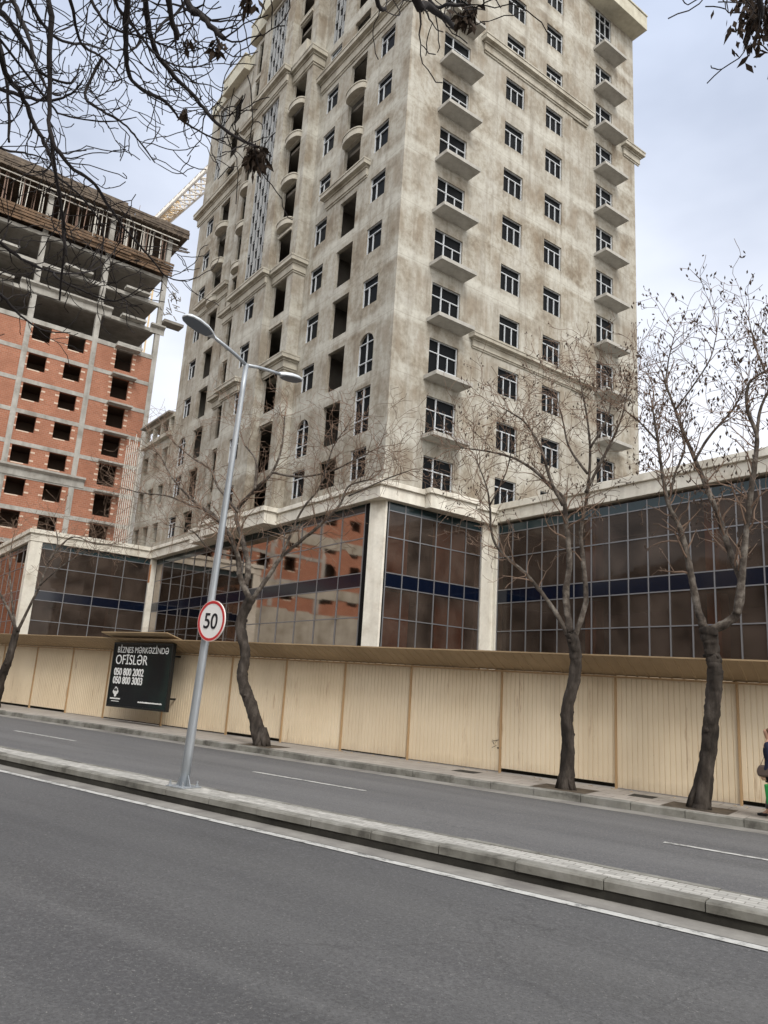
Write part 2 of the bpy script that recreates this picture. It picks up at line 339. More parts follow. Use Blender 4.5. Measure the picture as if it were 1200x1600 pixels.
# mirrored left section, centre at 14.55
mir=lambda u:29.1-u
opsL=[(mir(3.0),mir(1.6),hA(k)-1.6,hA(k)) for k in range(9) if k!=2]+[(mir(3.0),mir(1.6),43.1,50.2)]+[(mir(3.0),mir(1.6),17.85,20.15)]
opsL+=[(20.2,21.5,hA(k)-1.6,hA(k)) for k in range(9) if k not in (5,)]+[(20.2,21.5,43.1,50.2)]+[(20.9,21.6,28.9,29.6)]
opsL+=[log_op(mir(6.05),mir(4.35),k) for k in range(12)]
secA(0,19.45,29.1,[opsL]); arch(W,AM(0),mir(3.0),mir(1.6),19.45,20.15)
for k in range(12):
    if k!=2 and k<9: winA(T,mir(1.6),mir(3.0),hA(k)-1.6,hA(k),0)
    if k!=5 and k<9: winA(T,21.5,20.2,hA(k)-1.6,hA(k),0)
winA(T,mir(1.6),mir(3.0),17.85,20.15,0,'tall')
# centre bays
O1,O2=.8,1.3
def cop(r,l):
    return [(r,l,12.0,13.4)]+[(r,l,hA(k)-(2.9 if k in(1,3) else 2.3),hA(k)) for k in (1,2,3,4)]+[(r,l,28.0,29.9)]+[(r,l,hA(k)-2.2,hA(k)+(.5 if k<8 else .1)) for k in (6,7,8)]+[(r,l,39.9,41.8)]+[(r,l,44.0,46.6),(r,l,47.3,50.2)]
for (a,b,r,l) in ((9.65,12.2,10.4,12.05),(16.9,19.45,17.1,18.75)):
    secA(O1,a,b,[cop(r,l)],dep=.16)
opsC=[(13.75,15.15,hA(k)-1.65,hA(k)-.1) for k in range(5)]+[(13.25,15.85,28.3,41.6),(13.25,15.85,43.2,50.4)]
secA(O2,12.2,16.9,[opsC])
for k in range(5): winA(T,15.15,13.75,hA(k)-1.65,hA(k)-.1,O2)
# returns of the bays
for u,oa,ob in ((9.65,0,O1),(12.2,O1,O2),(16.9,O1,O2),(19.45,0,O1)):
    W.quad((-u,-oa,ZB),(-u,-ob,ZB),(-u,-ob,ZT+.6),(-u,-oa,ZT+.6))
# B face
opsB=[(7.4,9.03,hB(k)-1.6,hB(k)) for k in range(12)]+[(11.0,12.6,hB(k)-1.6,hB(k)) for k in range(12)]
opsB+=[(2.4,4.4,hB(k)-2.1,hB(k)+.05) for k in range(12)]
opsB+=[(16.07,17.85,hB(k)-2.1,hB(k)) for k in range(11)]+[(16.07,17.85,46.8,50.2)]
wall(W,BM(0),0,13.65,ZB,ZT,[o for o in opsB if o[1]<13.65]); wall(W,BM(-.05),13.71,20.4,ZB,ZT,[o for o in opsB if o[0]>13.65])
W.quad((-.08,13.65,ZB),(-.08,13.71,ZB),(-.08,13.71,ZT),(-.08,13.65,ZT))
for u,x0,x1 in ((13.65,0,-.08),(13.71,-.05,-.08)): W.quad((x0,u,ZB),(x1,u,ZB),(x1,u,ZT),(x0,u,ZT))
# back and left sides
W.quad((-29.1,0,ZB),(-29.1,20.4,ZB),(-29.1,20.4,ZT),(-29.1,0,ZT)); W.quad((-29.1,20.4,ZB),(-.05,20.4,ZB),(-.05,20.4,ZT),(-29.1,20.4,ZT))
W.obj('wall',CONC,T)
for k in range(12):
    winB(T,7.4,9.03,hB(k)-1.6,hB(k),0); winB(T,11.0,12.6,hB(k)-1.6,hB(k),0)
    winB(T,2.4,4.4,hB(k)-2.1,hB(k)+.05,0,'door',.13,'balcony_door')
    if k<11: winB(T,16.07,17.85,hB(k)-2.1,hB(k),-.05,'door',.13,'balcony_door')
winB(T,16.07,17.85,46.8,50.2,-.05,'grid',.12)
# balcony slabs
def slabmesh(w,d,h):
    b=MB(); b.box(0,w,-d,.0,0,h); return b.mesh('balcony_slab',SLAB)
S1=slabmesh(2.5,1.02,.2);S2=slabmesh(2.45,1.0,.2)
for k in range(12):
    if k>0: o=mk('balcony_slab',S1,T,(-.0,2.12,hB(k)-2.36),PI/2)
    o=mk('balcony_slab',S2,T,(-.05,15.82,hB(k)-2.36 if k<11 else 46.45),PI/2)
# curved balconies
def curved(w,pr,h):
    b=MB(); n=14; pts=[(w/2-w/2*math.cos(PI*i/n),-pr*math.sin(PI*i/n)**.8) for i in range(n+1)]
    b.prism(pts,0,h,lambda u,w_,hh:(u,w_,hh)); pts2=[(w/2-(w/2+.05)*math.cos(PI*i/n),-(pr+.05)*math.sin(PI*i/n)**.8) for i in range(n+1)]
    b.prism(pts2,h,h+.07,lambda u,w_,hh:(u,w_,hh)); return b.mesh('curved_balcony',CONCL)
CB=curved(1.9,.45,.38); CB2=curved(1.74,.45,.36)
for l in (6.12,mir(4.28)):
    for k in ((7,8) if l<10 else (6,7,8)): mk('curved_balcony',CB,T,(-l,-.0,hA(k)-2.66))
for l in (12.1,18.8):
    for k in (6,7,8): mk('curved_balcony',CB2,T,(-l,-O1,hA(k)-2.66))
    mk('curved_balcony',CB2,T,(-l,-O1,39.3))
# ledges of the straight loggias in the centre bays
LB=MB(); LB.box(0,1.62,-.12,.2,0,.16); LBm=LB.mesh('ledge',CONCL)
for l in (12.0,18.7):
    for z in (23.5,17.1,29.9,46.7): mk('ledge',LBm,T,(-l,-O1,z))
PB=MB(); PB.box(0,1.75,-.3,.12,0,.95); PBm=PB.mesh('balcony_parapet',CONCL)
for l in (12.1,18.8): mk('balcony_parapet',PBm,T,(-l,-O1,43.3))
# string courses
def addc(u0,u1,z0,z1,M,**k): course(u0,u1,z0,z1,M,**k).obj('string_course',CONCL,T)
addc(3.4,7.55,30.15,31.25,AM(0)); addc(.25,9.45,39.75,41.05,AM(0))
addc(21.3,26.6,30.15,31.25,AM(0)); addc(19.7,29.4,39.75,41.05,AM(0))
addc(14.6,17.2,20.0,21.0,AM(O2))
for (z0,z1) in ((26.62,27.7),(41.85,43.15),(20.2,21.25)):
    for (ua,ub) in ((9.66,12.19),(16.91,19.44)):
        b=MB(); h=z1-z0
        for (e,za,zb) in ((.07,0,.10),(.14,.10,.50),(.22,.50,.60),(.40,.60,.82),(.43,.82,.90)): b.box(-ub-(e if ua>12 else 0),-ua+(e if ua<12 else 0),-O1-e,-.01,z0+za*h,z0+zb*h)
        b.obj('string_course',CONCL,T)
    if z0!=20.2: course(12.21,16.89,z0,z1,AM(O2)).obj('string_course',CONCL,T)
addc(5.5,15.0,39.6,40.75,BM(0)); addc(5.4,15.2,20.35,21.2,BM(0)); addc(19.1,20.8,39.6,40.7,BM(-.05))
STRIPF=mat('strip_frame',(.36,.37,.375),.5)
# glass strips of the centre
def strip(uL,uR,z0,z1,off,name='stair_glazing',n=5):
    w=uL-uR; b=MB(); f=.07
    b.box(0,w,-.03,.03,z0,z0+f); b.box(0,w,-.03,.03,z1-f,z1)
    for i in range(n+1):
        x=w*i/n; b.box(max(0,x-f/2),min(w,x+f/2),-.04,.04,z0,z1)
    rr=random.Random(int(uL*10))
    for i in range(n):
        z=z0+.3+ (0.8 if i%2 else 0)
        while z<z1-.2:
            b.box(w*i/n,w*(i+1)/n,-.025,.025,z,z+.05); z+=1.6
    o=b.obj(name,STRIPF,T); o.location=(-uL,-off+.15,0)
    g=MB(); g.box(.02,w-.02,.045,.055,z0,z1); g.obj('pane',DARKG,o)
    s=MB()
    for i in range(n):
        z=z0+.35+(0.8 if i%2 else 0)
        while z<z1-.9:
            s.box(w*i/n+.06,w*i/n+.24,.0,.04,z+.15,z+1.0); z+=1.6
    s.obj('panel',mat('strip_panel_'+str(uL),(.30,.315,.32),.5),o)
strip(15.85,13.25,28.3,41.6,O2); strip(15.85,13.25,43.2,50.4,O2); strip(8.9,7.45,43.1,50.2,0,n=3); strip(21.5,20.2,43.1,50.2,0,n=3); strip(mir(1.6),mir(3.0),43.1,50.2,0,n=3)
# interior: floor slabs, core and cross walls
for k in range(13):
    z=13.8+3.2*k
    b=MB(); b.box(-28.9,-.25,.4,20.2,z+.25,z+.45); b.box(-19.3,-9.8,-.5,.4,z+.25,z+.45); b.obj('floor_slab',CONCD,T)
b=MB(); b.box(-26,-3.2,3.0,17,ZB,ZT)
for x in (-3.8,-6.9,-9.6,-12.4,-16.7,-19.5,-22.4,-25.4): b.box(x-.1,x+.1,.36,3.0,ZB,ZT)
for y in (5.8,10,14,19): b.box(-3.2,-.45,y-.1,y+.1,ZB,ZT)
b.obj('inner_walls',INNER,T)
# roof slabs with deep fascias
ROOFP=concrete('roof_fascia',(.62,.60,.50),(.54,.52,.43),(.40,.37,.29),.6)
def roof(u0,u1,y0,y1,z0,z1):
    b=MB(); b.box(-u1,-u0,y0,y1,z0,z1); b.box(-u1-.08,-u0+.08,y0-.08,y1,z1,z1+.12); return b.obj('roof_slab',ROOFP,T,bevel=.02)
roof(-1.2,9.3,-.9,1.6,50.6,51.9); roof(9.3,12.1,-1.35,1.6,50.7,52.3); roof(12.1,17.0,-1.75,1.6,50.8,52.5); roof(17.0,19.7,-1.25,1.6,50.7,52.3); roof(19.7,22.0,-.12,1.6,50.6,51.7); roof(22.0,26.1,-.6,1.6,50.6,51.9); roof(26.1,29.3,-.16,1.6,50.6,51.6)
roof(-1.15,4,15.2,20.5,50.25,51.4); b=MB(); b.box(-29,-.2,1.6,20.4,50.6,50.9); b.obj('roof_deck',CONCD,T)
roof(-.4,3,1.6,15.2,50.3,51.2)
# ------------------------------------------------------------------ lower extension left of the tower
E=thing('apartment_extension','low rendered wing between the grey tower and the red block tower','building',P1,RZB)
b=MB(); ops=[]; EU=35.6
for u in (29.8,32.0,34.1):
    for k,z in enumerate((13.8,17.0,20.1)): ops.append((u,u+1.2,z-1.6 if k else 12.2,z))
wall(b,AM(.0),29.12,EU,10.6,20.9,ops,.4); b.box(-EU,-29.12,.02,9,20.9,21.2); b.quad((-EU,0,10.6),(-EU,9,10.6),(-EU,9,20.9),(-EU,0,20.9)); b.obj('wall',CONC,E)
b=MB(); b.box(-EU+.05,-29.15,2.4,2.6,10.6,20.9)
for z in (11.2,14.4,17.6): b.box(-EU+.05,-29.15,.4,2.4,z,z+.2)
b.obj('inner_walls',INNER,E)
b=MB(); b.box(-EU,-29.12,-.35,.6,20.9,21.2); b.box(-EU,-29.12,-.1,.35,22.5,22.8); b.obj('roof',CONCL,E)
for u in (30.0,31.8,33.6,35.4):
    b=MB(); b.box(-u-.16,-u+.16,-.05,.27,21.2,22.5); b.obj('column',CONCL,E)
b=MB(); b.box(-EU-.3,-29.3,-.5,5,22.8,22.95); b.obj('canopy',CONCD,E)
PIPE=mat('galvanised_pole',(.55,.53,.48),.5)
SF=thing('scaffolding','pale scaffold poles close together beside the red block tower','scaffolding',P1,RZB)
for i in range(12):
    b=MB(); u=32.9+i*.27; b.tube([(-u,-1.1 if i%2 else -1.5,10.9),(-u,-1.1 if i%2 else -1.5,20.6+.5*(i%3))],.045,6); b.obj('pole',PIPE,SF)
for z in (12.5,14.5,16.5,18.5,20.2):
    b=MB(); b.tube([(-32.7,-1.3,z),(-36.1,-1.3,z)],.04,6); b.obj('ledger',PIPE,SF)
# ------------------------------------------------------------------ podium
Pd=thing('glass_podium','long two-storey podium of dark tinted glass with a blue band and pale stone cornice','building',P1,RZB)
GB,GT,B0,B1,T1_,T2_=.3,10.75,6.68,7.35,9.05,5.25
def curtain(M,u0,u1,step,zt=GT,top_blue=True,phase=0,extra=()):
    us=[];u=u0+phase
    while u<u1-.2: us.append(u); u+=step
    us.append(u1); f=.028
    b=MB()
    for i,uu in enumerate(us): b.box(uu-f,uu+f,-.035,.03,GB,zt,M)
    for i in range(len(us)-1):
        for z in (T2_,B0,B1,T1_,zt-.42,3.6,2.0): b.box(us[i]+f,us[i+1]-f,-.032,.028,z-.025,z+.025,M)
    o=b.obj('curtain_frame',MULL,Pd)
    g=MB(); rr=random.Random(int(u1*7)+3)
    for i in range(len(us)-1):
        for z0,z1 in ((GB,T2_),(T2_,B0),(B1,T1_),(T1_,zt-.42)):
            e=[rr.uniform(-.004,.004) for _ in range(4)]   # panes never sit perfectly flush
            g.add([M(us[i],e[0],z0),M(us[i+1],e[1],z0),M(us[i+1],e[2],z1),M(us[i],e[3],z1)],[(0,1,2,3)])
    g.obj('glazing',GLASS,o)
    g=MB()
    for i in range(len(us)-1): g.quad(M(us[i],-.02,B0),M(us[i+1],-.02,B0),M(us[i+1],-.02,B1),M(us[i],-.02,B1))
    g.obj('spandrel_band',BLUEG,o)
    g=MB()
    for i in range(len(us)-1): g.quad(M(us[i],-.02,zt-.42),M(us[i+1],-.02,zt-.42),M(us[i+1],-.02,zt),M(us[i],-.02,zt))
    g.obj('top_band',BLUET,o)
curtain(AM(0),1.25,14.0,1.97); curtain(AM(-.12),14.0,29.2,1.97)
curtain(BM(0),.45,6.5,1.0)
WU=7.5
MW=lambda u,d,z:(u,WU+d,z)      # right wing, u = distance to the right of the tower corner
curtain(MW,.35,26,.99)
ML=lambda u,d,z:(-29.4-d,u,z)   # left wing side face (u = b coordinate, negative towards the street)
def MLn(u,d,z): return (-29.4-d,u,z)
curtain(MLn,-8.3,-.35,2.0)
MQ=lambda u,d,z:(-29.4-u,-8.9+d,z)
curtain(MQ,.5,30,2.0)
# pillars
def pillar(pts,z0,z1,name='pillar'):
    b=MB(); b.prism(pts,z0,z1,lambda u,w,h:(u,w,h)); return b.obj(name,STONE,Pd,bevel=.015)
pillar([(-.80,-.08),(-.74,-.13),(.08,.20),(.11,.28),(-.2,.5),(-.75,.4)],0,10.75)
b=MB(); b.box(-1.22,-.82,.0,.05,.3,10.75); b.box(-.05,.0,.30,.42,.3,10.75); b.obj('joint_gap',DARKG,Pd)
pillar([(.10,6.55),(.10,7.38),(.32,7.38),(.32,7.9),(-.4,7.9),(-.4,6.55)],0,10.8)
pillar([(-29.55,-.35),(-29.15,-.35),(-29.15,.1),(-29.55,.1)],0,10.75)
pillar([(-30.0,-9.1),(-29.2,-9.1),(-29.2,-8.3),(-30.0,-8.3)],0,10.8)
b=MB(); b.box(-29.56,-29.14,-.36,-.3,8.9,10.3); b.obj('clay_patch',ORANGE,Pd)
# cornice around the podium (u,w plan polygons)
def corn(pts,z0,z1,z2,name='cornice'):
    b=MB(); M=lambda u,w,h:(u,w,h); b.prism(pts,z0,z1,M)
    cx=sum(p[0] for p in pts)/len(pts); cy=sum(p[1] for p in pts)/len(pts)
    q=[(p[0]+(.14 if p[0]>cx else -.14),p[1]+(.14 if p[1]>cy else -.14)) for p in pts]
    b.prism(q,z1,z2,M); return b.obj(name,STONE,Pd,bevel=.02)
corn([(-29.2,-.42),(.42,-.42),(.42,7.3),(-.6,7.3),(-.6,.6),(-29.2,.6)],10.75,11.35,11.6)
corn([(.43,2.3),(.85,2.3),(.85,5.4),(.43,5.4)],10.7,11.4,11.66)
corn([(-12.3,-1.25),(-9.4,-1.25),(-9.4,-.43),(-12.3,-.43)],10.7,11.4,11.66)
corn([(-17.0,-1.75),(-12.1,-1.75),(-12.1,-.43),(-17.0,-.43)],10.72,11.42,11.69)
corn([(-19.8,-1.25),(-16.9,-1.25),(-16.9,-.43),(-19.8,-.43)],10.7,11.4,11.66)
corn([(.1,7.25),(26,7.25),(26,8.2),(-.2,8.2)],10.9,11.5,11.85,'wing_cornice')
corn([(-30.2,-9.15),(-29.15,-9.15),(-29.15,-.3),(-30.2,-.3)],10.75,11.3,11.6,'wing_cornice')
corn([(-60,-9.14),(-30.21,-9.14),(-30.21,-8.2),(-60,-8.2)],10.75,11.3,11.6,'wing_cornice')
# podium roofs and interiors
b=MB(); b.box(-.6,26,8.2,30,11.0,11.4); b.box(-60,-30.2,-8.2,12,11.0,11.3); b.box(-29.2,-.4,.3,20.4,11.1,11.45); b.obj('roof',CONCD,Pd)
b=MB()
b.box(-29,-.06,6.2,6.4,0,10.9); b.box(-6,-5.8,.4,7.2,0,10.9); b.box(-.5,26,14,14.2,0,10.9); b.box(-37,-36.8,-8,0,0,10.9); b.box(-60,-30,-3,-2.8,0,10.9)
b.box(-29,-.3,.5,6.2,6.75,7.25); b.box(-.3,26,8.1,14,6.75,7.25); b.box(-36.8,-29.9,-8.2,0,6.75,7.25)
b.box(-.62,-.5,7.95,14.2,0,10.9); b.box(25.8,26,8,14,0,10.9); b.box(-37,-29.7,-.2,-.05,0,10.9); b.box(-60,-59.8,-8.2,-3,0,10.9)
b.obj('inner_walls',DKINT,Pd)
b=MB()
for x in (-4.5,-10.5,-16.5,-22.5): b.box(x-.9,x+.9,1.3,1.6,.3,6.7); b.box(x-.9,x+.9,1.3,1.6,7.3,10.8)
for x in (5.2,11.4,17.6): b.box(x-.3,x+.3,8.8,9.4,.3,6.7); b.box(x-.3,x+.3,8.8,9.4,7.3,10.8)
b.box(-.9,-.7,4.2,6.4,.3,6.7); b.box(-.9,-.7,4.0,6.4,7.3,10.8); b.box(-1.5,-1.3,.6,3.0,.3,6.7); b.box(-1.7,-1.5,.6,2.9,7.3,10.8)
b.obj('partition',ORANGE,Pd)
# ------------------------------------------------------------------ red block tower on the left
UT=50.3
K=thing('block_infill_tower','unfinished tower with red clay block walls below and bare concrete frame above','building',P1,RZB)
MT=lambda u,d,z:(-UT-d,u,z)
b=MB(); ops=[]; bz=[16.6+3.2*k for k in range(7)]   # beam undersides 16.6 .. 35.8
cols=[(-30.2,-28.6),(-26.9,-25.2),(-22.6,-20.9),(-19.2,-17.5),(-14.9,-13.2),(-11.6,-9.9)]
winc=[(-8.0,-6.25),(-4.55,-2.85)]
for k in range(8):
    zt=bz[0]+3.2*(k-1)+.0
    for (a,c) in winc+[(-24.6,-23.0),(-20.9,-19.3),(-17.4,-15.7),(-13.6,-11.9)]: ops.append((a,c,zt-1.7,zt-.02))
    ops.append((.35,2.15,zt-2.3,zt-.02))
BR=MB(); wall(BR,MT,-46,4.4,0,35.8,ops+[(a-16.4,c-16.4,z0,z1) for (a,c,z0,z1) in ops if a<-13],.4); wall(BR,lambda u,d,z:(-UT-u,4.4-d,z),0,16,10.5,35.8,[],.3); BR.obj('wall',BRICK,K); b2=MB(); b2.box(-46,-15.3,-.08,-.02,0,10.4,MT)
for z in (12.2,18.6,25,31.4): b2.box(-46,-15.3,-.08,-.02,z,z+1.3,MT)
b2.obj('render_band',CONCL,K)
# lighter end blocks beside the openings
LQ=mat('pale_block_ends',(.62,.50,.40),.9); b=MB(); rr=random.Random(2)
for (a,c,z0,z1) in ops:
    h=z1-z0; tall=h>2
    for s,e in ((a,-1),(c,1)):
        for zz in ([.35,.95,1.5,2.05] if tall else [.3,1.15]):
            w=rr.uniform(.28,.42); x0,x1=(s-w,s) if e<0 else (s,s+w); b.box(x0,x1,-.012,.05,z0+zz,z0+zz+.16,MT)
    if not tall: b.box(a+.1,c-.5,-.014,.05,z0-.12,z0,MT)
struct(b.obj('block_trim',LQ,K),'stuff')
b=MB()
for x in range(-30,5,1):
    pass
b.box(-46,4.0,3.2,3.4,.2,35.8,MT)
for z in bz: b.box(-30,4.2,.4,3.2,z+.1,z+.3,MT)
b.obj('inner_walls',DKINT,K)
CW=[-28,-21.5,-15.0,-8.45,-1.98,4.45]
for i,u in enumerate(CW):
    b=MB(); w=.26; b.box(u-w,u+w,-.05,.45,10.5,50.6,MT); b.obj('column',SLAB,K)
    for d in (6,12):
        b=MB(); b.box(u-w,u+w,d,d+.5,35.8,50.6,MT); b.obj('column',SLAB,K)
for k in range(-1,7):
    z=bz[0]+3.2*k
    for i in range(5): 
        b=MB(); b.box(CW[i]+.27,CW[i+1]-.27,-.045,.4,z,z+.42,MT); b.obj('beam',SLAB,K)
for z in (35.85,39.0,42.2,45.4):
    b=MB(); b.box(-30,4.15,-.02,16,z+.02,z+.24,MT); b.obj('floor_slab',CONCD,K)
    for i in range(5):
        b=MB(); b.box(CW[i]+.27,CW[i+1]-.27,-.06,.4,z-.12,z+.26,MT); b.obj('beam',SLAB,K)
# kerb-like balcony slabs
for k in range(0,7):
    z=bz[0]+3.2*k-.02; b=MB(); b.box(.1,2.65,-.95,-.05,z+.02,z+.2,MT); b.obj('balcony_slab',SLAB,K)
for z in (35.8,39.1,42.4):
    for (a,c) in ((.15,2.8),(-6.2,-3.4),(-12.6,-10.6)):
        if z==35.8 and a<0: continue
        if z==39.1 and a==-6.2: continue
        b=MB(); b.box(a,c,-.9,-.062,z+.22,z+.45,MT); b.obj('balcony_slab',SLAB,K)
for (a,c,z0,z1) in ((-9.9,-.75,38.95,39.95),(3.5,5.1,38.8,39.8),(-10.5,-.85,19.95,21.0)):
    b=MB(); MM=lambda d,z,u:MT(u,d,z); h=z1-z0
    b.prism([(0,z0),(-.12,z0),(-.14,z0+.6*h),(-.5,z0+.82*h),(-.5,z1),(0,z1)],a,c,MM); b.obj('string_course',SLAB,K)
# fresh deck with timber formwork
WOOD=concrete('formwork_timber',(.21,.135,.085),(.15,.10,.065),(.08,.06,.045),1.4)
tw=NT(WOOD); 
WOOD2=concrete('grey_formwork',(.18,.145,.11),(.125,.10,.08),(.07,.058,.048),2.5)
b=MB(); rr=random.Random(8)
for j,z in enumerate((45.75,46.05,46.35,46.65,46.95)):
    u=-30
    while u<4.6:
        L=rr.uniform(1.8,4.2); jj=rr.uniform(-.08,.08); b.box(u,min(u+L-.05,4.9),-.75+jj*1.5-.05*j,-.65+jj*1.5-.05*j,z+jj*.6,z+.24+jj*.6,MT); u+=L
b.box(-30,4.7,-.62,14,46.4,46.9,MT); b.obj('timber_formwork',WOOD,K)
b=MB()
for j,z in enumerate((50.75,51.0,51.25,51.5)):
    u=-30
    while u<5.8:
        L=rr.uniform(1.5,5); jj=rr.uniform(-.08,.08); b.box(u,min(u+L-.04,6.1),-1.25+jj-.03*j,-1.12+jj-.03*j,z+jj,z+.25+jj,MT); u+=L
b.box(-30,6.0,-1.1,14,50.75,50.95,MT); b.box(-30,-1,-.9,12,51.8,52.3,MT)
for i in range(60): u=-30+i*.6; b.box(u,u+.08,-1.35,1.2,50.62,50.74,MT)
b.obj('roof_formwork',WOOD2,K)
b=MB(); b.box(-30,5.2,-.9,-.8,50.3,50.42,MT); b.box(-30,5.2,-.5,-.4,49.9,50.0,MT); b.obj('ledger',PIPE,K)
pm=MB(); pm.tube([(0,0,0),(0,0,3.5)],.045,6); pm=pm.mesh('scaffold_prop',PIPE); STEEL=mat('rusty_prop',(.22,.15,.12),.7)
pm2=MB(); pm2.tube([(0,0,0),(0,0,3.5)],.05,6); pm2=pm2.mesh('scaffold_prop',STEEL)
rr=random.Random(4)
for i in range(100):
    u=-19+rr.random()*23.2; d=rr.choice((-.4,-.4,.5,1.5,2.6)); o=mk('scaffold_prop',pm if rr.random()<.62 else pm2,K,MT(u,d,47.0)); o.rotation_euler=(rr.uniform(-.03,.03),rr.uniform(-.03,.03),0)
b=MB(); b.box(-30,3.5,6,6.2,47,50.6,MT); b.obj('back_panel',DKINT,K)
# protruding timber brackets and mast anchor at the corner
b=MB()
for i in range(7): z=49.2+i*.25; b.tube([MT(4.7,-.4+i*.2,z),MT(6.3+.2*(i%3),-1.0+i*.3,z+.1*(i%2))],.06,5)
b.obj('bracket',WOOD2,K)
b=MB(); rr=random.Random(9)
for i in range(26):
    p=Vector(MT(4.9+rr.random()*1.6,-.6+rr.random()*1.4,41.0+rr.random()*4.2)); q=p+Vector((rr.uniform(-.9,.9),rr.uniform(-.9,.9),rr.uniform(-.6,.9))); b.tube([p,q],.05,4)
b.box(4.75,7.0,-.7,.8,40.3,40.6,MT); b.obj('loading_platform',CONCD,K)
b=MB()
for u in (-28,-22,-19,-15.2,-12,-7,-4,.5,3.8):
    b.tube([MT(u,.3,51.8),MT(u+.1,.3,53.4)],.03,4)
b.obj('rebar',STEEL,K)
# ------------------------------------------------------------------ tower crane behind
CY=mat('crane_paint',(.80,.62,.38),.5); CWT=mat('crane_white',(.80,.76,.70),.5)
c0=atD(268,333,110); c1=atD(335,272,92)
CR=thing('tower_crane','white and yellow lattice crane behind the red block tower','crane',(c0.x,c0.y,0))
def lattice(b,p,q,w,h,n,r=.09):
    p=Vector(p);q=Vector(q);d=(q-p).normalized(); s=d.cross(Vector((0,0,1))).normalized(); u=s.cross(d).normalized()
    cs=[s*(w/2),s*(-w/2),u*h]; L=(q-p).length
    for c in cs: b.tube([p+c,q+c],r*1.3,5)
    for i in range(n):
        a=p+d*(L*i/n); m=p+d*(L*(i+.5)/n); e=p+d*(L*(i+1)/n)
        b.tube([a+cs[0],m+cs[2]],r,4); b.tube([m+cs[2],e+cs[0]],r,4); b.tube([a+cs[1],m+cs[2]],r,4); b.tube([m+cs[2],e+cs[1]],r,4); b.tube([a+cs[0],a+cs[1]],r,4); b.tube([a+cs[0],e+cs[1]],r,4)
dj=(c1-c0); base=Vector((c0.x,c0.y,0))
b=MB(); lattice(b,c0-dj*.6-base,c1+dj*.5-base,1.7,2.0,16,.10); b.obj('jib',CWT,CR)
b=MB(); lattice(b,c0-dj*.6-base+Vector((0,0,.2)),c0+dj*.15-base,1.3,1.5,5,.12); b.obj('jib_root',CY,CR)
mb_=c0-dj*.6-base; b=MB()
for sx in (-.9,.9):
    for sy in (-.9,.9): b.tube([(mb_.x+sx,mb_.y+sy,0),(mb_.x+sx,mb_.y+sy,mb_.z)],.12,5)
for i in range(20):
    z=mb_.z*i/20;z2=mb_.z*(i+1)/20
    for (a,c) in (((-.9,-.9),(.9,-.9)),((.9,-.9),(.9,.9)),((.9,.9),(-.9,.9)),((-.9,.9),(-.9,-.9))): b.tube([(mb_.x+a[0],mb_.y+a[1],z),(mb_.x+c[0],mb_.y+c[1],z2)],.07,4)
b.obj('mast',CY,CR)
# ------------------------------------------------------------------ hoarding fence
HC=mat('hoarding_cream',(.58,.46,.29),.55,spec=.3); t=NT(HC)
n1=t.noise(.5,5); c=t.ramp(n1,[(.3,(.70,.58,.41)),(.5,(.76,.645,.47)),(.72,(.80,.69,.52))]); z=t.xyz()[2]
c=t.mix(t.ramp(t.noise(1.2,5,st=(1.5,1.5,.25)),[(.52,0.),(.75,.22)]),c,(.48,.39,.27))
low=t.ramp(t.math('ADD',z,t.math('MULTIPLY',t.noise(2.5,5),.5)),[(.25,.8),(.75,0.)]); c=t.mix(low,c,(.40,.31,.21)); rs=t.noise(5,5,st=(1,1,.12),rough=.7,loc=(3,3,3)); c=t.mix(t.ramp(rs,[(.60,0.),(.68,.55)]),c,(.36,.22,.12))
sp=t.noise(16,3,rough=.7,loc=(2,7,1)); c=t.mix(t.ramp(sp,[(.68,0.),(.74,.6)]),c,(.22,.17,.12)); oi=t.n.new('ShaderNodeObjectInfo'); c=t.mix(t.ramp(oi.outputs['Random'],[(0.,0.),(.6,.12),(1.,.45)]),c,(.50,.42,.31)); wv=t.noise(1.1,2,st=(1,1,.6),loc=(4,4,4)); t.col(c); t.bump(wv,.35,.04)
PO=mat('hoarding_post',(.42,.28,.15),.6); CAN=mat('brown_canopy_sheet',(.27,.19,.11),.5,spec=.3)
t=NT(CAN); t.col(t.ramp(t.noise(.8,5),[(.3,(.30,.215,.125)),(.7,(.41,.30,.18))]))
HO=thing('hoarding_fence','long cream corrugated metal hoarding with sloping brown canopy along the far pavement','fence',(0,0,0))
FY=17.5
posts=[]
def xpost(px,py): return atY(px,py,FY).x
pp=[xpost(60,1015),xpost(116.7,1013),xpost(177,1000),xpost(264,1025),xpost(365,1027),xpost(449,1035),xpost(541.2,1033),xpost(644,1037.5),xpost(785,1044),xpost(961.7,1057)]
pp=[pp[0]-2.5*k for k in range(22,0,-1)]+pp+[pp[-1]+2.55*k for k in range(1,12)]
rr=random.Random(12)
for i in range(len(pp)-1):
    xa,xb=pp[i]+.03,pp[i+1]-.03; b=MB(); gap=rr.choice((.02,.03,.05,.1)); x=xa; pit=.115; dep=.014
    zc=rr.uniform(-.02,.02)
    while x<xb-1e-3:
        xs=[x,min(x+.090,xb),min(x+.0965,xb),min(x+pit-.0065,xb),min(x+pit,xb)]; ys=[FY,FY,FY+dep,FY+dep,FY]
        for k in range(4):
            if xs[k+1]>xs[k]: b.quad((xs[k],ys[k],gz(xs[k])+.15+gap),(xs[k+1],ys[k+1],gz(xs[k+1])+.15+gap),(xs[k+1],ys[k+1],gz(xs[k+1])+2.60+zc),(xs[k],ys[k],gz(xs[k])+2.60+zc))
        x+=pit
    b.obj('panel',HC,HO)
for x in pp:
    b=MB(); b.box(x-.022,x+.022,FY-.04,FY+.03,gz(x)+.12,gz(x)+2.62); b.obj('post',PO,HO,bevel=.004)
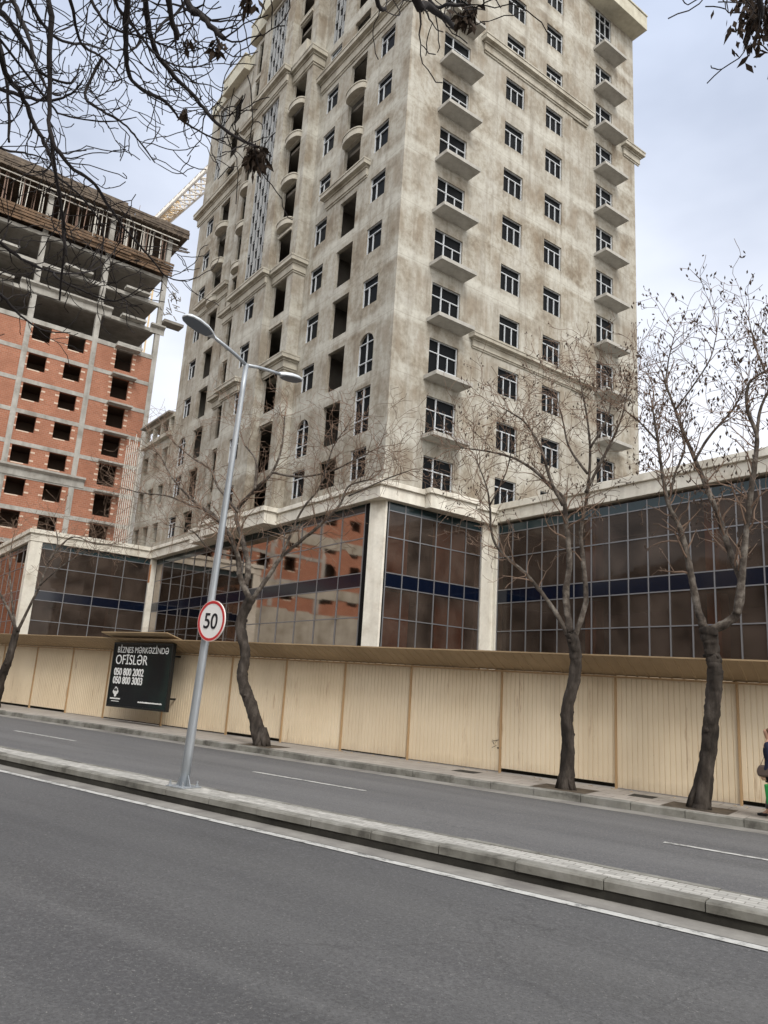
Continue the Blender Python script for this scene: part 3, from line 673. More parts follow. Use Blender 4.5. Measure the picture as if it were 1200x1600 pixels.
b=MB(); x=pp[0]
while x<pp[-1]:
    x2=x+.25
    def q(xa,dz): return [(xa,FY-.01,gz(xa)+2.585+dz),(xa,16.62,gz(xa)+2.99+dz)]
    for (xa,xb,da,db) in ((x,x+.19,0,0),(x+.19,x+.205,0,-.018),(x+.205,x+.235,-.018,-.018),(x+.235,x2,-.018,0)):
        A1=q(xa,da);B1_=q(xb,db); b.quad(A1[0],B1_[0],B1_[1],A1[1])
    x=x2
b.obj('canopy',CAN,HO)
b=MB(); b.box(pp[0],pp[-1],FY-.09,FY-.04,0,.04,lambda x,y,z:(x,y,z+gz(x)+2.535)); b.obj('rail',PO,HO)
b=MB(); b.box(pp[0],pp[-1],16.60,16.63,0,.03,lambda x,y,z:(x,y,z+gz(x)+2.965)); b.obj('canopy_edge',CAN,HO)
b=MB(); rr=random.Random(17); c0_=atY(771,1163,FY)
for i in range(9):
    a=rr.uniform(-.9,1.2); x=c0_.x+rr.uniform(-.1,.1); z=c0_.z+rr.uniform(-.1,.1); L_=rr.uniform(.05,.14); b.quad((x,FY-.006-.0005*i,z),(x+L_*math.cos(a),FY-.006-.0005*i,z+L_*math.sin(a)),(x+L_*math.cos(a)+.008,FY-.006-.0005*i,z+L_*math.sin(a)+.016),(x+.008,FY-.006-.0005*i,z+.016))
b.obj('scuff_mark',mat('dark_scuff',(.10,.08,.06),.8),HO)
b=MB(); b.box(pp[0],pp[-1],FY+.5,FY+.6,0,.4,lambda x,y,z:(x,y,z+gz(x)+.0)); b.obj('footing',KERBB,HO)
# ------------------------------------------------------------------ advertising board
YB=16.75
bl=atY(165.7,1100.7,YB); br=atY(258.5,1113.5,YB); tl=atY(176,1000,YB)
BX0,BX1,BZ0,BZ1=bl.x,br.x,(bl.z+br.z)/2-.02,3.07
AD=thing('advertising_board','black advertising board lettered OFİSLƏR under its own small brown roof','sign',((BX0+BX1)/2,YB,0))
BLK=mat('black_board_frame',(.012,.013,.013),.35,spec=.4); BF=mat('black_board_face',(.006,.008,.009),.18,spec=.5); t=NT(BF)
t.col(t.ramp(t.noise(.8,3,st=(1.5,1,.4)),[(.45,(.006,.008,.010)),(.7,(.010,.022,.020))]))
w=BX1-BX0; hw=w/2
b=MB(); b.box(-hw,hw,.03,.13,BZ0,BZ1); b.box(-hw,hw,.0,.03,BZ0,BZ0+.06); b.box(-hw,hw,0,.03,BZ1-.06,BZ1); b.box(-hw,-hw+.05,0,.03,BZ0+.06,BZ1-.06); b.box(hw-.05,hw,0,.03,BZ0+.06,BZ1-.06); b.obj('cabinet',BLK,AD)
b=MB(); b.quad((-hw+.05,.02,BZ0+.06),(hw-.05,.02,BZ0+.06),(hw-.05,.02,BZ1-.06),(-hw+.05,.02,BZ1-.06)); b.obj('face',BF,AD)
b=MB(); b.prism([(.6,BZ1+.02),(-.42,BZ1+.30),(-.42,BZ1+.33),(.6,BZ1+.05)],-hw-.25,hw+.12,lambda u,w_,h:(h,u,w_)); b.obj('roof',CAN,AD)
b=MB()
for x in (-hw+.5,hw-.5):
    for z in (BZ0+.4,BZ1-.4): b.box(x-.03,x+.03,.13,.75,z-.03,z+.03)
b.obj('wall_bracket',BLK,AD)
LET=mat('white_lettering',(.75,.76,.75),.5)
def text(s,size,loc,rot,parent,m,name='lettering',align='LEFT',sx=1,ext=.004,bold=0):
    c=bpy.data.curves.new(name,'FONT'); c.body=s; c.size=size; c.align_x=align; c.extrude=ext; c.offset=bold
    o=bpy.data.objects.new('tmp',c); COL.objects.link(o); dg=bpy.context.evaluated_depsgraph_get(); me=bpy.data.meshes.new_from_object(o.evaluated_get(dg)); bpy.data.objects.remove(o)
    me.materials.clear(); me.materials.append(m); q=mk(name,me,parent,loc); q.rotation_euler=rot; q.scale=(sx,1,1); return q
H_=BZ1-BZ0; RX=(PI/2,0,0)
text('BİZNES MƏRKƏZİNDƏ',.285,(-hw+.22,.012,BZ1-.16*H_),RX,AD,LET,sx=.92)
text('OFİSLƏR',.46,(-hw+.18,.012,BZ1-.34*H_),RX,AD,LET,sx=.95)
text('050 800 2002',.34,(-hw+.18,.012,BZ1-.51*H_),RX,AD,LET,sx=.86,bold=.008)
text('050 800 3003',.34,(-hw+.18,.012,BZ1-.64*H_),RX,AD,LET,sx=.86,bold=.008)
b=MB(); cx=-hw+.42; cz=BZ0+.22*H_
for (dx,dz,r) in ((0,.12,.07),(-.07,.03,.075),(.07,.03,.075),(0,-.08,.06),(-.05,.1,.05),(.05,.1,.05)):
    b.prism([(cx+dx+r*math.cos(a*PI/5),cz+dz+r*1.1*math.sin(a*PI/5)) for a in range(10)],.004,.014+.0005*len(b.v)/20,lambda u,w_,h:(u,h,w_))
b.obj('emblem',LET,AD)
b=MB(); rr=random.Random(6)
for x0,x1,z,h in ((-hw+.16,-hw+.72,BZ0+.12*H_,.05),(-hw+.24,-hw+.64,BZ0+.085*H_,.025),(hw-1.5,hw-.25,BZ0+.095*H_,.05)):
    x=x0
    while x<x1: ww=rr.uniform(.02,.035); b.box(x,x+ww,.004,.012,z,z+h*rr.uniform(.7,1)); x+=ww+.008
b.obj('small_print',LET,AD)
# ------------------------------------------------------------------ street lamp and speed sign
GALV=mat('galvanised_steel',(.40,.43,.46),.42,metal=.55); t=NT(GALV); t.col(t.ramp(t.noise(3,5,st=(1,1,.3)),[(.3,(.30,.33,.36)),(.7,(.46,.49,.52))]))
pb=atY(287,1226,8.73); pb.z=gz(pb.x)+.196; pt=atY(385,569,8.73)
L=thing('street_lamp','grey galvanised double-armed street lamp standing on the paved median','street lamp',tuple(pb))
dv=Vector(pt)-pb
b=MB(); n=14; b.tube([dv*(i/n) for i in range(n+1)],[.078-.035*i/n for i in range(n+1)],14); b.obj('pole',GALV,L,True)
b=MB(); b.box(-.2,.2,-.2,.2,0,.02); b.obj('base_plate',GALV,L,bevel=.003)
for sx,sy in ((-1,-1),(1,-1),(-1,1),(1,1)):
    b=MB(); b.tube([(.15*sx,.15*sy,.02),(.15*sx,.15*sy,.10)],.014,6); b.tube([(.15*sx,.15*sy,.02),(.15*sx,.15*sy,.045)],.026,6); b.obj('anchor_bolt',GALV,L)
for sx in (-1,1):
    b=MB(); b.prism([(0,0.02),(.17,.02),(0,.2)],-.008,.008,lambda u,w_,h:(sx*(.08+u*.5),h,w_)); b.obj('gusset',GALV,L)
HEAD=mat('lamp_housing',(.62,.66,.70),.35,metal=.2); LENS=mat('lamp_lens',(.13,.15,.18),.25,spec=.5)
def arm(s,L1,zr,hl,hw_,head_pitch):
    b=MB(); P=[dv+Vector((0,0,-.02)),dv+Vector((0,s*L1*.35,zr*.4)),dv+Vector((0,s*L1*.7,zr*.75)),dv+Vector((0,s*L1,zr))]
    b.tube(P,.032,8); b.obj('arm',GALV,L,True)
    e=P[-1]; prof=[(0,.05,.04),(.08,.09,.06),(.25,.6,.085),(.45,.95,.10),(.7,1,.10),(.88,.8,.08),(.97,.45,.05),(1,.08,.02)]
    def ring(tt,wf,h,k,lens=False):
        out=[]
        for j in range(13):
            th=PI*j/12; x=hw_*wf*math.cos(th); z=h*math.sin(th); out.append((x,s*tt*hl,z+tt*hl*head_pitch))
        return out
    v=[];f=[]; b=MB()
    for (tt,wf,h) in prof: v+=ring(tt,wf,h,0)
    m=13
    for i in range(len(prof)-1):
        for j in range(12): f.append((i*m+j,i*m+j+1,(i+1)*m+j+1,(i+1)*m+j))
        f.append((i*m+12,i*m,(i+1)*m,(i+1)*m+12))
    f.append(tuple(range(m))); f.append(tuple(range((len(prof)-1)*m,len(prof)*m)))
    b.add([Vector(p)+e-Vector((0,s*.05,.02)) for p in v],f); hd=b.obj('lamp_head',HEAD,L,True)
    lb=MB(); q=[]
    for (tt,wf,h) in prof[2:7]: q.append((tt,wf*.86))
    ring2=[(hw_*w_,s*tt*hl,tt*hl*head_pitch-.012) for tt,w_ in q]+[(-hw_*w_,s*tt*hl,tt*hl*head_pitch-.012) for tt,w_ in q[::-1]]
    base_=[Vector(p)+e-Vector((0,s*.05,.02)) for p in ring2]; top_=[p+Vector((0,0,.01)) for p in base_]; nn=len(base_)
    lb.add(base_+top_,[tuple(range(nn)),tuple(range(nn,2*nn))]+[(i,(i+1)%nn,(i+1)%nn+nn,i+nn) for i in range(nn)]); lb.obj('lens',LENS,hd)
arm(-1,.76,.17,.76,.17,.16); arm(1,.85,.14,.62,.17,.12)
S=thing('speed_limit_sign','round white sign with red rim reading 50, clamped on the lamp pole','sign',tuple(pb+dv*.372+Vector((0,-.12,0))))
sc=atY(330,970,8.6); S.location=sc; S.rotation_euler=(0,-math.atan2(dv.x,dv.z)*-1.0,math.radians(-2))
RED=mat('sign_red',(.52,.035,.04),.4); WHT=mat('sign_white',(.80,.80,.79),.4); BKL=mat('sign_black',(.015,.015,.02),.4); GREY=mat('sign_back',(.3,.3,.31),.5)
def disc(r0,r1,y0,y1,m,name,par):
    b=MB(); n=48
    if r0==0: b.prism([(r1*math.cos(2*PI*i/n),r1*math.sin(2*PI*i/n)) for i in range(n)],y0,y1,lambda u,w_,h:(u,h,w_))
    else:
        for i in range(n):
            a0,a1=2*PI*i/n,2*PI*(i+1)/n
            P=lambda r,a,y:(r*math.cos(a),y,r*math.sin(a))
            b.quad(P(r0,a0,y0),P(r0,a1,y0),P(r1,a1,y0),P(r1,a0,y0)); b.quad(P(r1,a0,y0),P(r1,a1,y0),P(r1,a1,y1),P(r1,a0,y1)); b.quad(P(r0,a0,y0),P(r0,a1,y0),P(r0,a1,y1),P(r0,a0,y1))
    return b.obj(name,m,par)
disc(0,.335,.0,.02,WHT,'plate',S); disc(.285,.325,-.006,.004,RED,'rim',S); disc(0,.33,.0205,.025,GREY,'back',S)
disc(.325,.336,-.004,.002,mat('sign_edge',(.75,.55,.5),.4),'edge',S)
text('50',.36,(-.01,-.004,-.125),RX,S,BKL,'numeral','CENTER',sx=.98,bold=.002)
b=MB(); b.tube([(0,.09,-.12),(0,.02,-.12)],.02,6); b.tube([(0,.09,.12),(0,.02,.12)],.02,6); b.obj('clamp',GALV,S)
# ------------------------------------------------------------------ trees
BARK=mat('street_tree_bark',(.10,.082,.065),.95); t=NT(BARK)
c=t.ramp(t.noise(3.5,6,st=(1,1,.35),rough=.7),[(.34,(.014,.012,.010)),(.5,(.042,.034,.028)),(.70,(.105,.09,.078))]); t.col(c); t.bump(t.noise(9,6,st=(1,1,.25),rough=.75),.9,.05)
BARKL=mat('pale_upper_bark',(.2,.17,.14),.95); t=NT(BARKL)
c=t.ramp(t.noise(4,6,rough=.7),[(.36,(.03,.024,.02)),(.5,(.085,.070,.058)),(.66,(.21,.19,.165))]); t.col(c); t.bump(t.noise(10,6,rough=.75),.7,.03)
TWIG=mat('twig_bark',(.19,.13,.095),.95); TWIGD=mat('dark_twig_bark',(.03,.026,.026),.95); POD=mat('dry_seed_pods',(.07,.05,.038),.95); DRYL=mat('dry_leaf_cluster',(.05,.035,.025),.95)
def rv(r): return Vector((r.gauss(0,1),r.gauss(0,1),r.gauss(0,1)))
def smooth(pts,rad,it=4,rng=None,wob=0):
    # catmull-rom resample
    P=[Vector(p) for p in pts]; out=[];ro=[]
    for i in range(len(P)-1):
        p0=P[max(i-1,0)];p1=P[i];p2=P[i+1];p3=P[min(i+2,len(P)-1)]
        for k in range(it):
            s=k/it; out.append(.5*((2*p1)+(p2-p0)*s+(2*p0-5*p1+4*p2-p3)*s*s+(3*p1-p0-3*p2+p3)*s**3)); ro.append(rad[i]+(rad[i+1]-rad[i])*s)
    out.append(P[-1]); ro.append(rad[-1])
    if rng and wob:
        for i in range(1,len(out)-1): out[i]=out[i]+rv(rng)*wob*ro[i]; ro[i]*=rng.uniform(1-wob*.6,1+wob*.6)
    return out,ro
def grow(b,p,d,r,L,lev,rng,spec,tips):
    n=max(3,int(L/spec['seg'])); pts=[p.copy()];rad=[r];d=d.normalized(); st=L/n
    for i in range(n):
        d=(d+rv(rng)*spec['wand']+Vector((0,0,spec['up'](lev)))).normalized(); p=p+d*st; pts.append(p.copy()); rad.append(max(r*(1-.8*(i+1)/n),spec['rmin']))
        if lev>0 and i>=1 and rng.random()<spec['branch'][lev]:
            side=d.cross(rv(rng)).normalized(); nd=(d*rng.uniform(.35,.9)+side*rng.uniform(.6,1.0)); grow(b,p,nd,rad[-1]*.7,L*rng.uniform(.35,.7),lev-1,rng,spec,tips)
    b.tube(pts,rad,5 if r>.02 else 3,cap=r>.02); tips.append((p,d))
def seeds_on(b,tips,rng,prob,size):
    for p,d in tips:
        if rng.random()<prob:
            for _ in range(rng.choice((1,1,2,3))):
                c=p+rv(rng)*size*.9; s=size*rng.uniform(.6,1.2); ax=(Vector((0,0,1))+rv(rng)*.4).normalized(); a=ax.orthogonal().normalized()*s*.42; e=ax.cross(a).normalized()*s*.42
                b.add([c+ax*s,c-ax*s,c+a,c-a,c+e,c-e],[(0,2,4),(0,4,3),(0,3,5),(0,5,2),(1,4,2),(1,3,4),(1,5,3),(1,2,5)])
SPEC=dict(seg=.15,wand=.22,up=lambda l:.03,rmin=.0055,branch={1:.55,2:.65,3:.6})
def limb(b,tips,twb,pts,rad,rng,dens,tl,lev=2,start=.25,spec=SPEC,n=8,wob=.12):
    rad=[r*.72 for r in rad]; o,ro=smooth(pts,rad,7,rng,wob*.6); b.gnarl(o,ro,n+3,rng,.08)
    for i in range(1,len(o)):
        f=i/len(o)
        if f>start and rng.random()<dens*.78*(.5+f):
            d=(o[i]-o[i-1]).normalized(); side=d.cross(rv(rng)).normalized(); nd=d*.5+side*.8+Vector((0,0,.35)); grow(twb,o[i],nd,max(ro[i]*.42,.012),tl*rng.uniform(.5,1.1),lev,rng,spec,tips)
    d=(o[-1]-o[-2]).normalized()
    for _ in range(3): grow(twb,o[-1],d+rv(rng)*.35,ro[-1]*.8,tl,lev,rng,spec,tips)
def street_tree(label,Y,trunk,tr,limbs,seed,pods=0,dens=.5,tl=1.3,twm=TWIG,lev=2,spread=.55,base=None,tmat=BARK):
    rng=random.Random(seed); P0=atY(*trunk[0],Y); P0.z=gz(P0.x)+.14
    root=thing('street_tree',label,'tree',tuple(P0),group='bare street trees along the far pavement')
    loc=lambda v:Vector(v)-P0
    pts=[P0.copy()+Vector((0,0,-.1))]+[atY(x,y,Y) for x,y in trunk[1:]]
    b=MB(); tr=[r*.78 for r in tr]; o,ro=smooth([loc(p) for p in pts],tr,14,rng,.03); b.gnarl(o,ro,22,rng)
    # root flare and knots
    for a in range(5):
        th=a*1.26+rng.random(); q=Vector((math.cos(th),math.sin(th)*.8,0))*tr[0]*1.25; b.tube([Vector((0,0,.45)),q*.55+Vector((0,0,.2)),q+Vector((0,0,-.05))],[tr[0]*.5,tr[0]*.4,tr[0]*.2],6)
    for _ in range(5):
        i=rng.randrange(3,len(o)-3); q=rv(rng); q.z*=.2; q.normalize(); c=o[i]+q*ro[i]*.75; b.tube([c-q*.03,c+q*.07],[ro[i]*.42,ro[i]*.26],7)
    b.obj('trunk',tmat,root,True)
    lb=MB();tw=MB();tips=[]
    for (pl,r0,r1,dy) in limbs:
        n=len(pl); P=[loc(atY(x,y,Y+dy*(i/(n-1)))) for i,(x,y) in enumerate(pl)]; R=[r0+(r1-r0)*i/(n-1) for i in range(n)]
        limb(lb,tips,tw,P,R,rng,dens,tl,lev)
    lb.obj('limbs',BARKL,root,True); tw.obj('crown',twm,root)
    if pods:
        s=MB(); seeds_on(s,tips,rng,pods,(.04 if pods<.6 else .052)); struct(s.obj('seed_pods',POD,root),'stuff')
    return root,tips
TY=16.05
# tree 1: leaning trunk by the lamp pole
street_tree('bare tree with a leaning crooked trunk just right of the lamp pole',TY,[(408,1166),(395,1110),(379,1060),(383,1020),(376,975),(392,935)],[.30,.21,.20,.18,.19,.19],[
 ([(392,940),(375,900),(372,870),(362,845),(352,825),(330,805),(300,780),(272,750),(252,715)],.13,.03,-1.2),
 ([(384,915),(388,880),(378,840),(370,800),(398,765),(425,738),(440,700),(445,650)],.13,.03,.8),
 ([(392,940),(420,900),(440,870),(470,845),(500,820),(530,790),(545,760),(575,750)],.10,.03,1.2),
 ([(352,825),(330,800),(300,790),(262,775),(220,770),(190,762)],.07,.02,-.4),
 ([(372,800),(340,760),(330,735),(300,715),(270,690)],.07,.02,.6),
 ([(398,765),(400,720),(380,690),(372,650)],.06,.018,.3),
 ([(425,738),(470,745),(520,735),(560,715),(590,700)],.05,.018,.6),
 ([(440,870),(470,800),(500,760),(520,700),(540,670)],.05,.018,.3),
 ([(545,775),(600,750),(640,735)],.035,.014,.4),
 ([(372,870),(330,860),(300,830),(260,820)],.045,.015,-1),
],21,dens=1.0,tl=1.3,pods=0)
# tree 2
street_tree('bare tree with upright trunk and a long side branch, second tree from the right edge',TY,[(884,1233),(888,1170),(886,1110),(897,1060),(900,1020),(893,990)],[.22,.165,.16,.155,.16,.17],[
 ([(888,995),(870,960),(845,925),(820,895),(790,870),(770,840),(765,790),(760,760),(745,720)],.075,.02,-.8),
 ([(890,990),(884,930),(890,880),(885,820),(880,780),(860,760),(835,735),(800,715),(760,705),(720,700)],.11,.02,.4),
 ([(897,995),(915,940),(912,880),(908,830),(918,770),(922,700),(915,640),(905,590)],.09,.02,.9),
 ([(880,790),(860,750),(845,700),(820,660),(790,640)],.06,.018,-.5),
 ([(915,770),(940,720),(960,680),(975,640),(980,600)],.055,.015,.3),
 ([(918,740),(890,700),(880,660),(870,620)],.045,.015,.3),
 ([(765,790),(790,740),(800,700)],.03,.014,-.4),
 ([(922,700),(950,650),(955,600),(940,570)],.04,.014,.6),
],22,dens=.8,tl=1.15,pods=.3)
# tree 3
street_tree('bare tree nearest the right edge with rough dark trunk and seed clusters against the sky',TY,[(1093,1264),(1104,1190),(1112,1120),(1118,1060),(1112,1020),(1108,985)],[.24,.185,.18,.185,.17,.22],[
 ([(1105,990),(1090,950),(1082,910),(1072,860),(1060,820),(1045,790),(1035,740),(1028,690),(1020,640)],.11,.03,-.5),
 ([(1112,985),(1150,960),(1158,910),(1140,860),(1120,800),(1095,740),(1070,680),(1055,640),(1040,600)],.12,.03,.5),
 ([(1150,960),(1160,900),(1165,840),(1172,780),(1180,720),(1182,680),(1168,640),(1170,600),(1195,580)],.10,.03,-.2),
 ([(1182,680),(1188,640),(1205,600),(1215,560)],.05,.02,.4),
 ([(1085,720),(1110,680),(1145,640),(1160,610)],.045,.018,.3),
 ([(1045,790),(1055,740),(1070,700),(1060,660)],.04,.016,.3),
 ([(1028,690),(1000,660),(975,640)],.035,.014,-.5),
 ([(1055,640),(1085,600),(1110,560),(1120,520)],.03,.013,.2),
 ([(1040,600),(1045,560),(1055,520)],.028,.012,.2),
 ([(1195,580),(1180,540),(1170,500)],.03,.012,.2),
],23,dens=.9,tl=.95,pods=.62,lev=2)
# tree 4 at the left edge
street_tree('bare tree at the far left edge in front of the left podium corner',TY,[(-6,1088),(2,1060),(14,1030),(22,1000),(26,980)],[.24,.20,.18,.16,.16],[
 ([(26,985),(12,950),(-5,920),(-30,880)],.09,.03,-.6),
 ([(28,985),(45,950),(62,915),(75,880),(90,850),(85,820)],.08,.025,.5),
 ([(24,985),(18,930),(15,880),(20,840)],.07,.02,.3),
 ([(62,915),(90,890),(120,870),(150,860)],.045,.015,.5),
 ([(75,880),(110,840),(150,850),(185,850)],.04,.015,.6),
],24,dens=.8,tl=1.15)
# overhanging tree near the camera
rng=random.Random(31); OB=Vector((-7.2,-.6,gz(-7.2)+.15)); HUB=atD(30,-330,6.3)
OT=thing('overhanging_tree','nearest tree, its dark drooping bare branches hanging across the upper left sky','tree',tuple(OB))
lo=lambda v:Vector(v)-OB
b=MB(); o,ro=smooth([lo(OB),lo(OB+Vector((.3,.3,2.2))),lo(Vector((-6.0,.6,4.6))),lo(HUB)],[.26,.2,.17,.11],8,rng,.06); b.tube(o,ro,14); HUB2=atD(420,-330,5.6); HUB3=atD(900,-330,5.6)
o,ro=smooth([lo(Vector((-6.0,.6,4.6))),lo(atD(200,-520,5.9)),lo(HUB2),lo(HUB3),lo(atD(1250,-250,5.8))],[.14,.12,.10,.07,.05],8,rng,.06); b.tube(o,ro,12); b.obj('trunk',BARK,OT,True)
DS=dict(seg=.045,wand=.24,up=lambda l:.07,rmin=.0036,branch={1:.17,2:.2,3:.5})
lb=MB();tw=MB();tips=[]
br_=[([(-40,-120),(3,97),(33,147),(57,200),(80,247),(90,293),(102,383),(104,400)],6.2,.032,.010),
([(60,-150),(77,0),(77,150),(80,213),(110,260),(147,287),(187,347),(233,400),(260,432),(292,440)],6.0,.026,.006),
([(190,-150),(197,0),(197,67),(207,127),(260,160),(283,187),(320,210),(352,222)],5.6,.026,.007),
([(215,-150),(227,0),(247,87),(300,147),(333,187),(372,216),(400,228)],5.5,.030,.010),
([(270,-160),(290,-5),(318,28),(350,60)],5.3,.036,.020),
([(250,-160),(263,0),(277,60)],5.4,.030,.018),
([(-60,120),(0,140),(67,157),(110,147),(130,125)],6.6,.026,.008),
([(-30,-60),(0,67),(13,153),(14,222)],6.8,.028,.012),
([(70,-150),(110,0),(127,67),(160,90),(187,118),(190,130)],6.4,.018,.006),
([(50,60),(77,160),(100,180),(167,190),(213,183)],6.3,.016,.005),
([(100,80),(133,147),(160,173),(193,193),(217,220),(242,254)],6.1,.017,.006),
([(-50,350),(0,379),(40,408),(93,427),(149,421),(181,389)],6.8,.022,.006),
([(-40,430),(0,459),(27,488),(64,515),(110,520)],6.9,.024,.006),
([(60,410),(93,437),(160,467),(192,467),(224,445)],6.5,.015,.005),
([(77,240),(95,320),(101,375),(93,469)],6.2,.015,.010),
([(107,261),(128,309),(160,357),(157,413),(163,445)],6.1,.012,.005),
([(0,-80),(20,0),(45,60),(60,110),(110,130),(125,100)],6.9,.03,.006),
([(30,-80),(50,10),(90,60),(140,70),(165,78)],6.6,.024,.006),
([(-20,-30),(20,40),(50,90),(75,140),(95,150)],7.0,.035,.008),
([(120,-100),(140,-10),(170,40),(230,60),(262,72)],6.0,.018,.005),
([(150,-100),(180,0),(215,50),(250,90),(290,105),(330,100)],5.9,.018,.005),
([(-60,180),(0,230),(45,240),(75,250)],7.2,.02,.006),
([(340,-150),(290,0),(250,40),(240,70)],5.6,.018,.006),
([(600,-200),(648,-5),(667,8),(697,30),(713,47)],5.3,.030,.012),
([(560,-200),(588,-5),(602,14)],5.3,.018,.012),
([(620,-100),(673,3),(700,7),(725,8)],5.3,.012,.008),
([(1150,-150),(1180,-30),(1190,20),(1185,30)],5.2,.022,.010)]
ALLP=[]
for i,(pl,D,r0,r1) in enumerate(br_):
    n=len(pl); P=[lo(atD(x,y,D+.5*math.sin(i*2.1+k*.7))) for k,(x,y) in enumerate(pl)]
    R=[r0+(r1-r0)*k/(n-1) for k in range(n)]; x0=pl[0][0]
    anchor=lo(HUB) if x0<110 else (lo(HUB2) if x0<700 else lo(HUB3)); inside=pl[0][1]>=0 and 0<=pl[0][0]<=1200
    if inside: anchor=min(ALLP,key=lambda v:(v-P[0]).length); P=[anchor]+P[1:]
    else: P=[anchor+(P[0]-anchor)*.02]+P; R=[r0]+R
    if i>=23: o,ro=smooth(P,R,5,rng,.1); lb.tube(o,ro,6); 
    R=[r*.68 for r in R]; o,ro=smooth(P,R,6,rng,.22)
    if i<23: lb.tube(o,ro,7)
    ALLP+=o
    st=len(o)*.2
    for k in range(int(st),len(o)):
        if rng.random()<(.62 if i<23 else .5):
            d=(o[k]-o[k-1]).normalized(); side=d.cross(rv(rng)).normalized(); grow(tw,o[k],d*.7+side*.7,ro[k]*.45,rng.uniform(.12,.5),1,rng,DS,tips)
lb.obj('limbs',TWIGD,OT,True); tw.obj('crown',TWIGD,OT)
def leafclump(b,c,r,n,rng,drop=1.0):
    for _ in range(n):
        p=c+Vector((rng.gauss(0,r*.5),rng.gauss(0,r*.5),rng.gauss(0,r*.6)*drop)); s=rng.uniform(.02,.045); ax=(Vector((0,0,-1))+rv(rng)*.45).normalized(); a=ax.orthogonal().normalized(); a=(a*math.cos(_)+ax.cross(a)*math.sin(_))*s*.4
        b.add([p,p+ax*s+a,p+ax*s*2.1,p+ax*s-a],[(0,1,2,3)])
b=MB(); leafclump(b,lo(atD(401,245,5.5)),.062,240,rng); leafclump(b,lo(atD(727,22,5.3)),.06,110,rng); leafclump(b,lo(atD(1183,30,5.2)),.12,260,rng,1.3); leafclump(b,lo(atD(340,72,5.3)),.045,35,rng); leafclump(b,lo(atD(390,4,5.4)),.035,30,rng)
leafclump(b,lo(atD(293,62,5.5)),.03,8,rng); leafclump(b,lo(atD(291,172,5.6)),.03,10,rng)
b.obj('dead_leaves',DRYL,OT)
# ------------------------------------------------------------------ person at the right edge
def skin_obj(name,chain,mat_,parent,sub=2):
    # chain: verts list (co,r), edges
    vs,es=chain; me=bpy.data.meshes.new(name); me.from_pydata([v[0] for v in vs],es,[]); me.materials.append(mat_)
    o=mk(name,me,parent); sk=o.modifiers.new('Skin','SKIN'); sk.use_smooth_shade=True; sl=me.skin_vertices[0].data
    for i,v in enumerate(vs):
        r=v[1]; sl[i].radius=r if hasattr(r,'__len__') else (r,r); sl[i].use_root=(i==0)
    s=o.modifiers.new('Sub','SUBSURF'); s.levels=sub; s.render_levels=sub; return o
px=-2.59; PYc=16.15
PE=thing('person','person in dark blue jacket walking on the far pavement with a green bag','person',(px,PYc,gz(px)+.146),rz=math.radians(-6))
SKN=mat('skin',(.50,.30,.21),.55); JK=mat('navy_jacket',(.012,.016,.04),.8); TR=mat('grey_trousers',(.06,.055,.06),.85); HR=mat('brown_hair',(.16,.085,.045),.7); SH=mat('black_shoes',(.012,.012,.013),.5); GB_=mat('green_bag',(.02,.22,.05),.4); BG2=mat('brown_handbag',(.09,.065,.055),.6)
V=[((0,0,.80),(.14,.11)),((0,0,.98),(.125,.10)),((-.02,0,1.16),(.15,.11)),((-.03,0,1.30),(.13,.09)),((-.05,0,1.37),(.05,.05)),((-.07,0,1.43),(.055,.06)),((-.08,0,1.50),(.082,.075)),((-.08,0,1.565),(.07,.07)),
 ((.02,-.09,.76),(.085,.085)),((.08,-.09,.44),(.055,.055)),((.19,-.09,.10),(.038,.038)),((.10,-.09,.04),(.035,.03)),
 ((-.01,.09,.76),(.085,.085)),((-.10,.09,.45),(.055,.055)),((-.16,.09,.09),(.038,.038)),((-.26,.09,.03),(.035,.03)),
 ((-.03,-.19,1.27),(.055,.055)),((.01,-.23,1.02),(.042,.042)),((-.10,-.23,.80),(.032,.032)),((-.12,-.23,.74),(.03,.022)),
 ((-.03,.19,1.27),(.055,.055)),((.0,.23,1.02),(.042,.042)),((-.08,.24,.80),(.032,.032)),((-.10,.24,.74),(.03,.022))]
Ed=[(0,1),(1,2),(2,3),(3,4),(4,5),(5,6),(6,7),(0,8),(8,9),(9,10),(10,11),(0,12),(12,13),(13,14),(14,15),(3,16),(16,17),(17,18),(18,19),(3,20),(20,21),(21,22),(22,23)]
skin_obj('body',(V,Ed),SKN,PE)
J=[((0,0,.84),(.165,.135)),((0,0,1.0),(.15,.125)),((-.02,0,1.16),(.172,.13)),((-.03,0,1.31),(.14,.10)),((-.045,0,1.36),(.07,.07)),((-.03,-.19,1.28),(.07,.07)),((.01,-.235,1.02),(.055,.055)),((-.09,-.235,.82),(.044,.044)),((-.03,.19,1.28),(.07,.07)),((0,.235,1.02),(.055,.055)),((-.07,.245,.82),(.044,.044)),((0,0,.70),(.16,.135))]
skin_obj('jacket',(J,[(0,1),(1,2),(2,3),(3,4),(3,5),(5,6),(6,7),(3,8),(8,9),(9,10),(0,11)]),JK,PE)
Tt=[((0,0,.78),(.145,.115)),((.02,-.09,.72),(.098,.098)),((.08,-.09,.44),(.07,.07)),((.18,-.09,.12),(.055,.055)),((-.01,.09,.72),(.098,.098)),((-.10,.09,.45),(.07,.07)),((-.16,.09,.12),(.055,.055))]
skin_obj('trousers',(Tt,[(0,1),(1,2),(2,3),(0,4),(4,5),(5,6)]),TR,PE)
for (x,y) in ((.15,-.09),(-.21,.09)):
    skin_obj('shoe',([((x+.06,y,.045),(.04,.04)),((x-.06,y,.035),(.042,.032)),((x-.14,y,.025),(.035,.022))],[(0,1),(1,2)]),SH,PE)
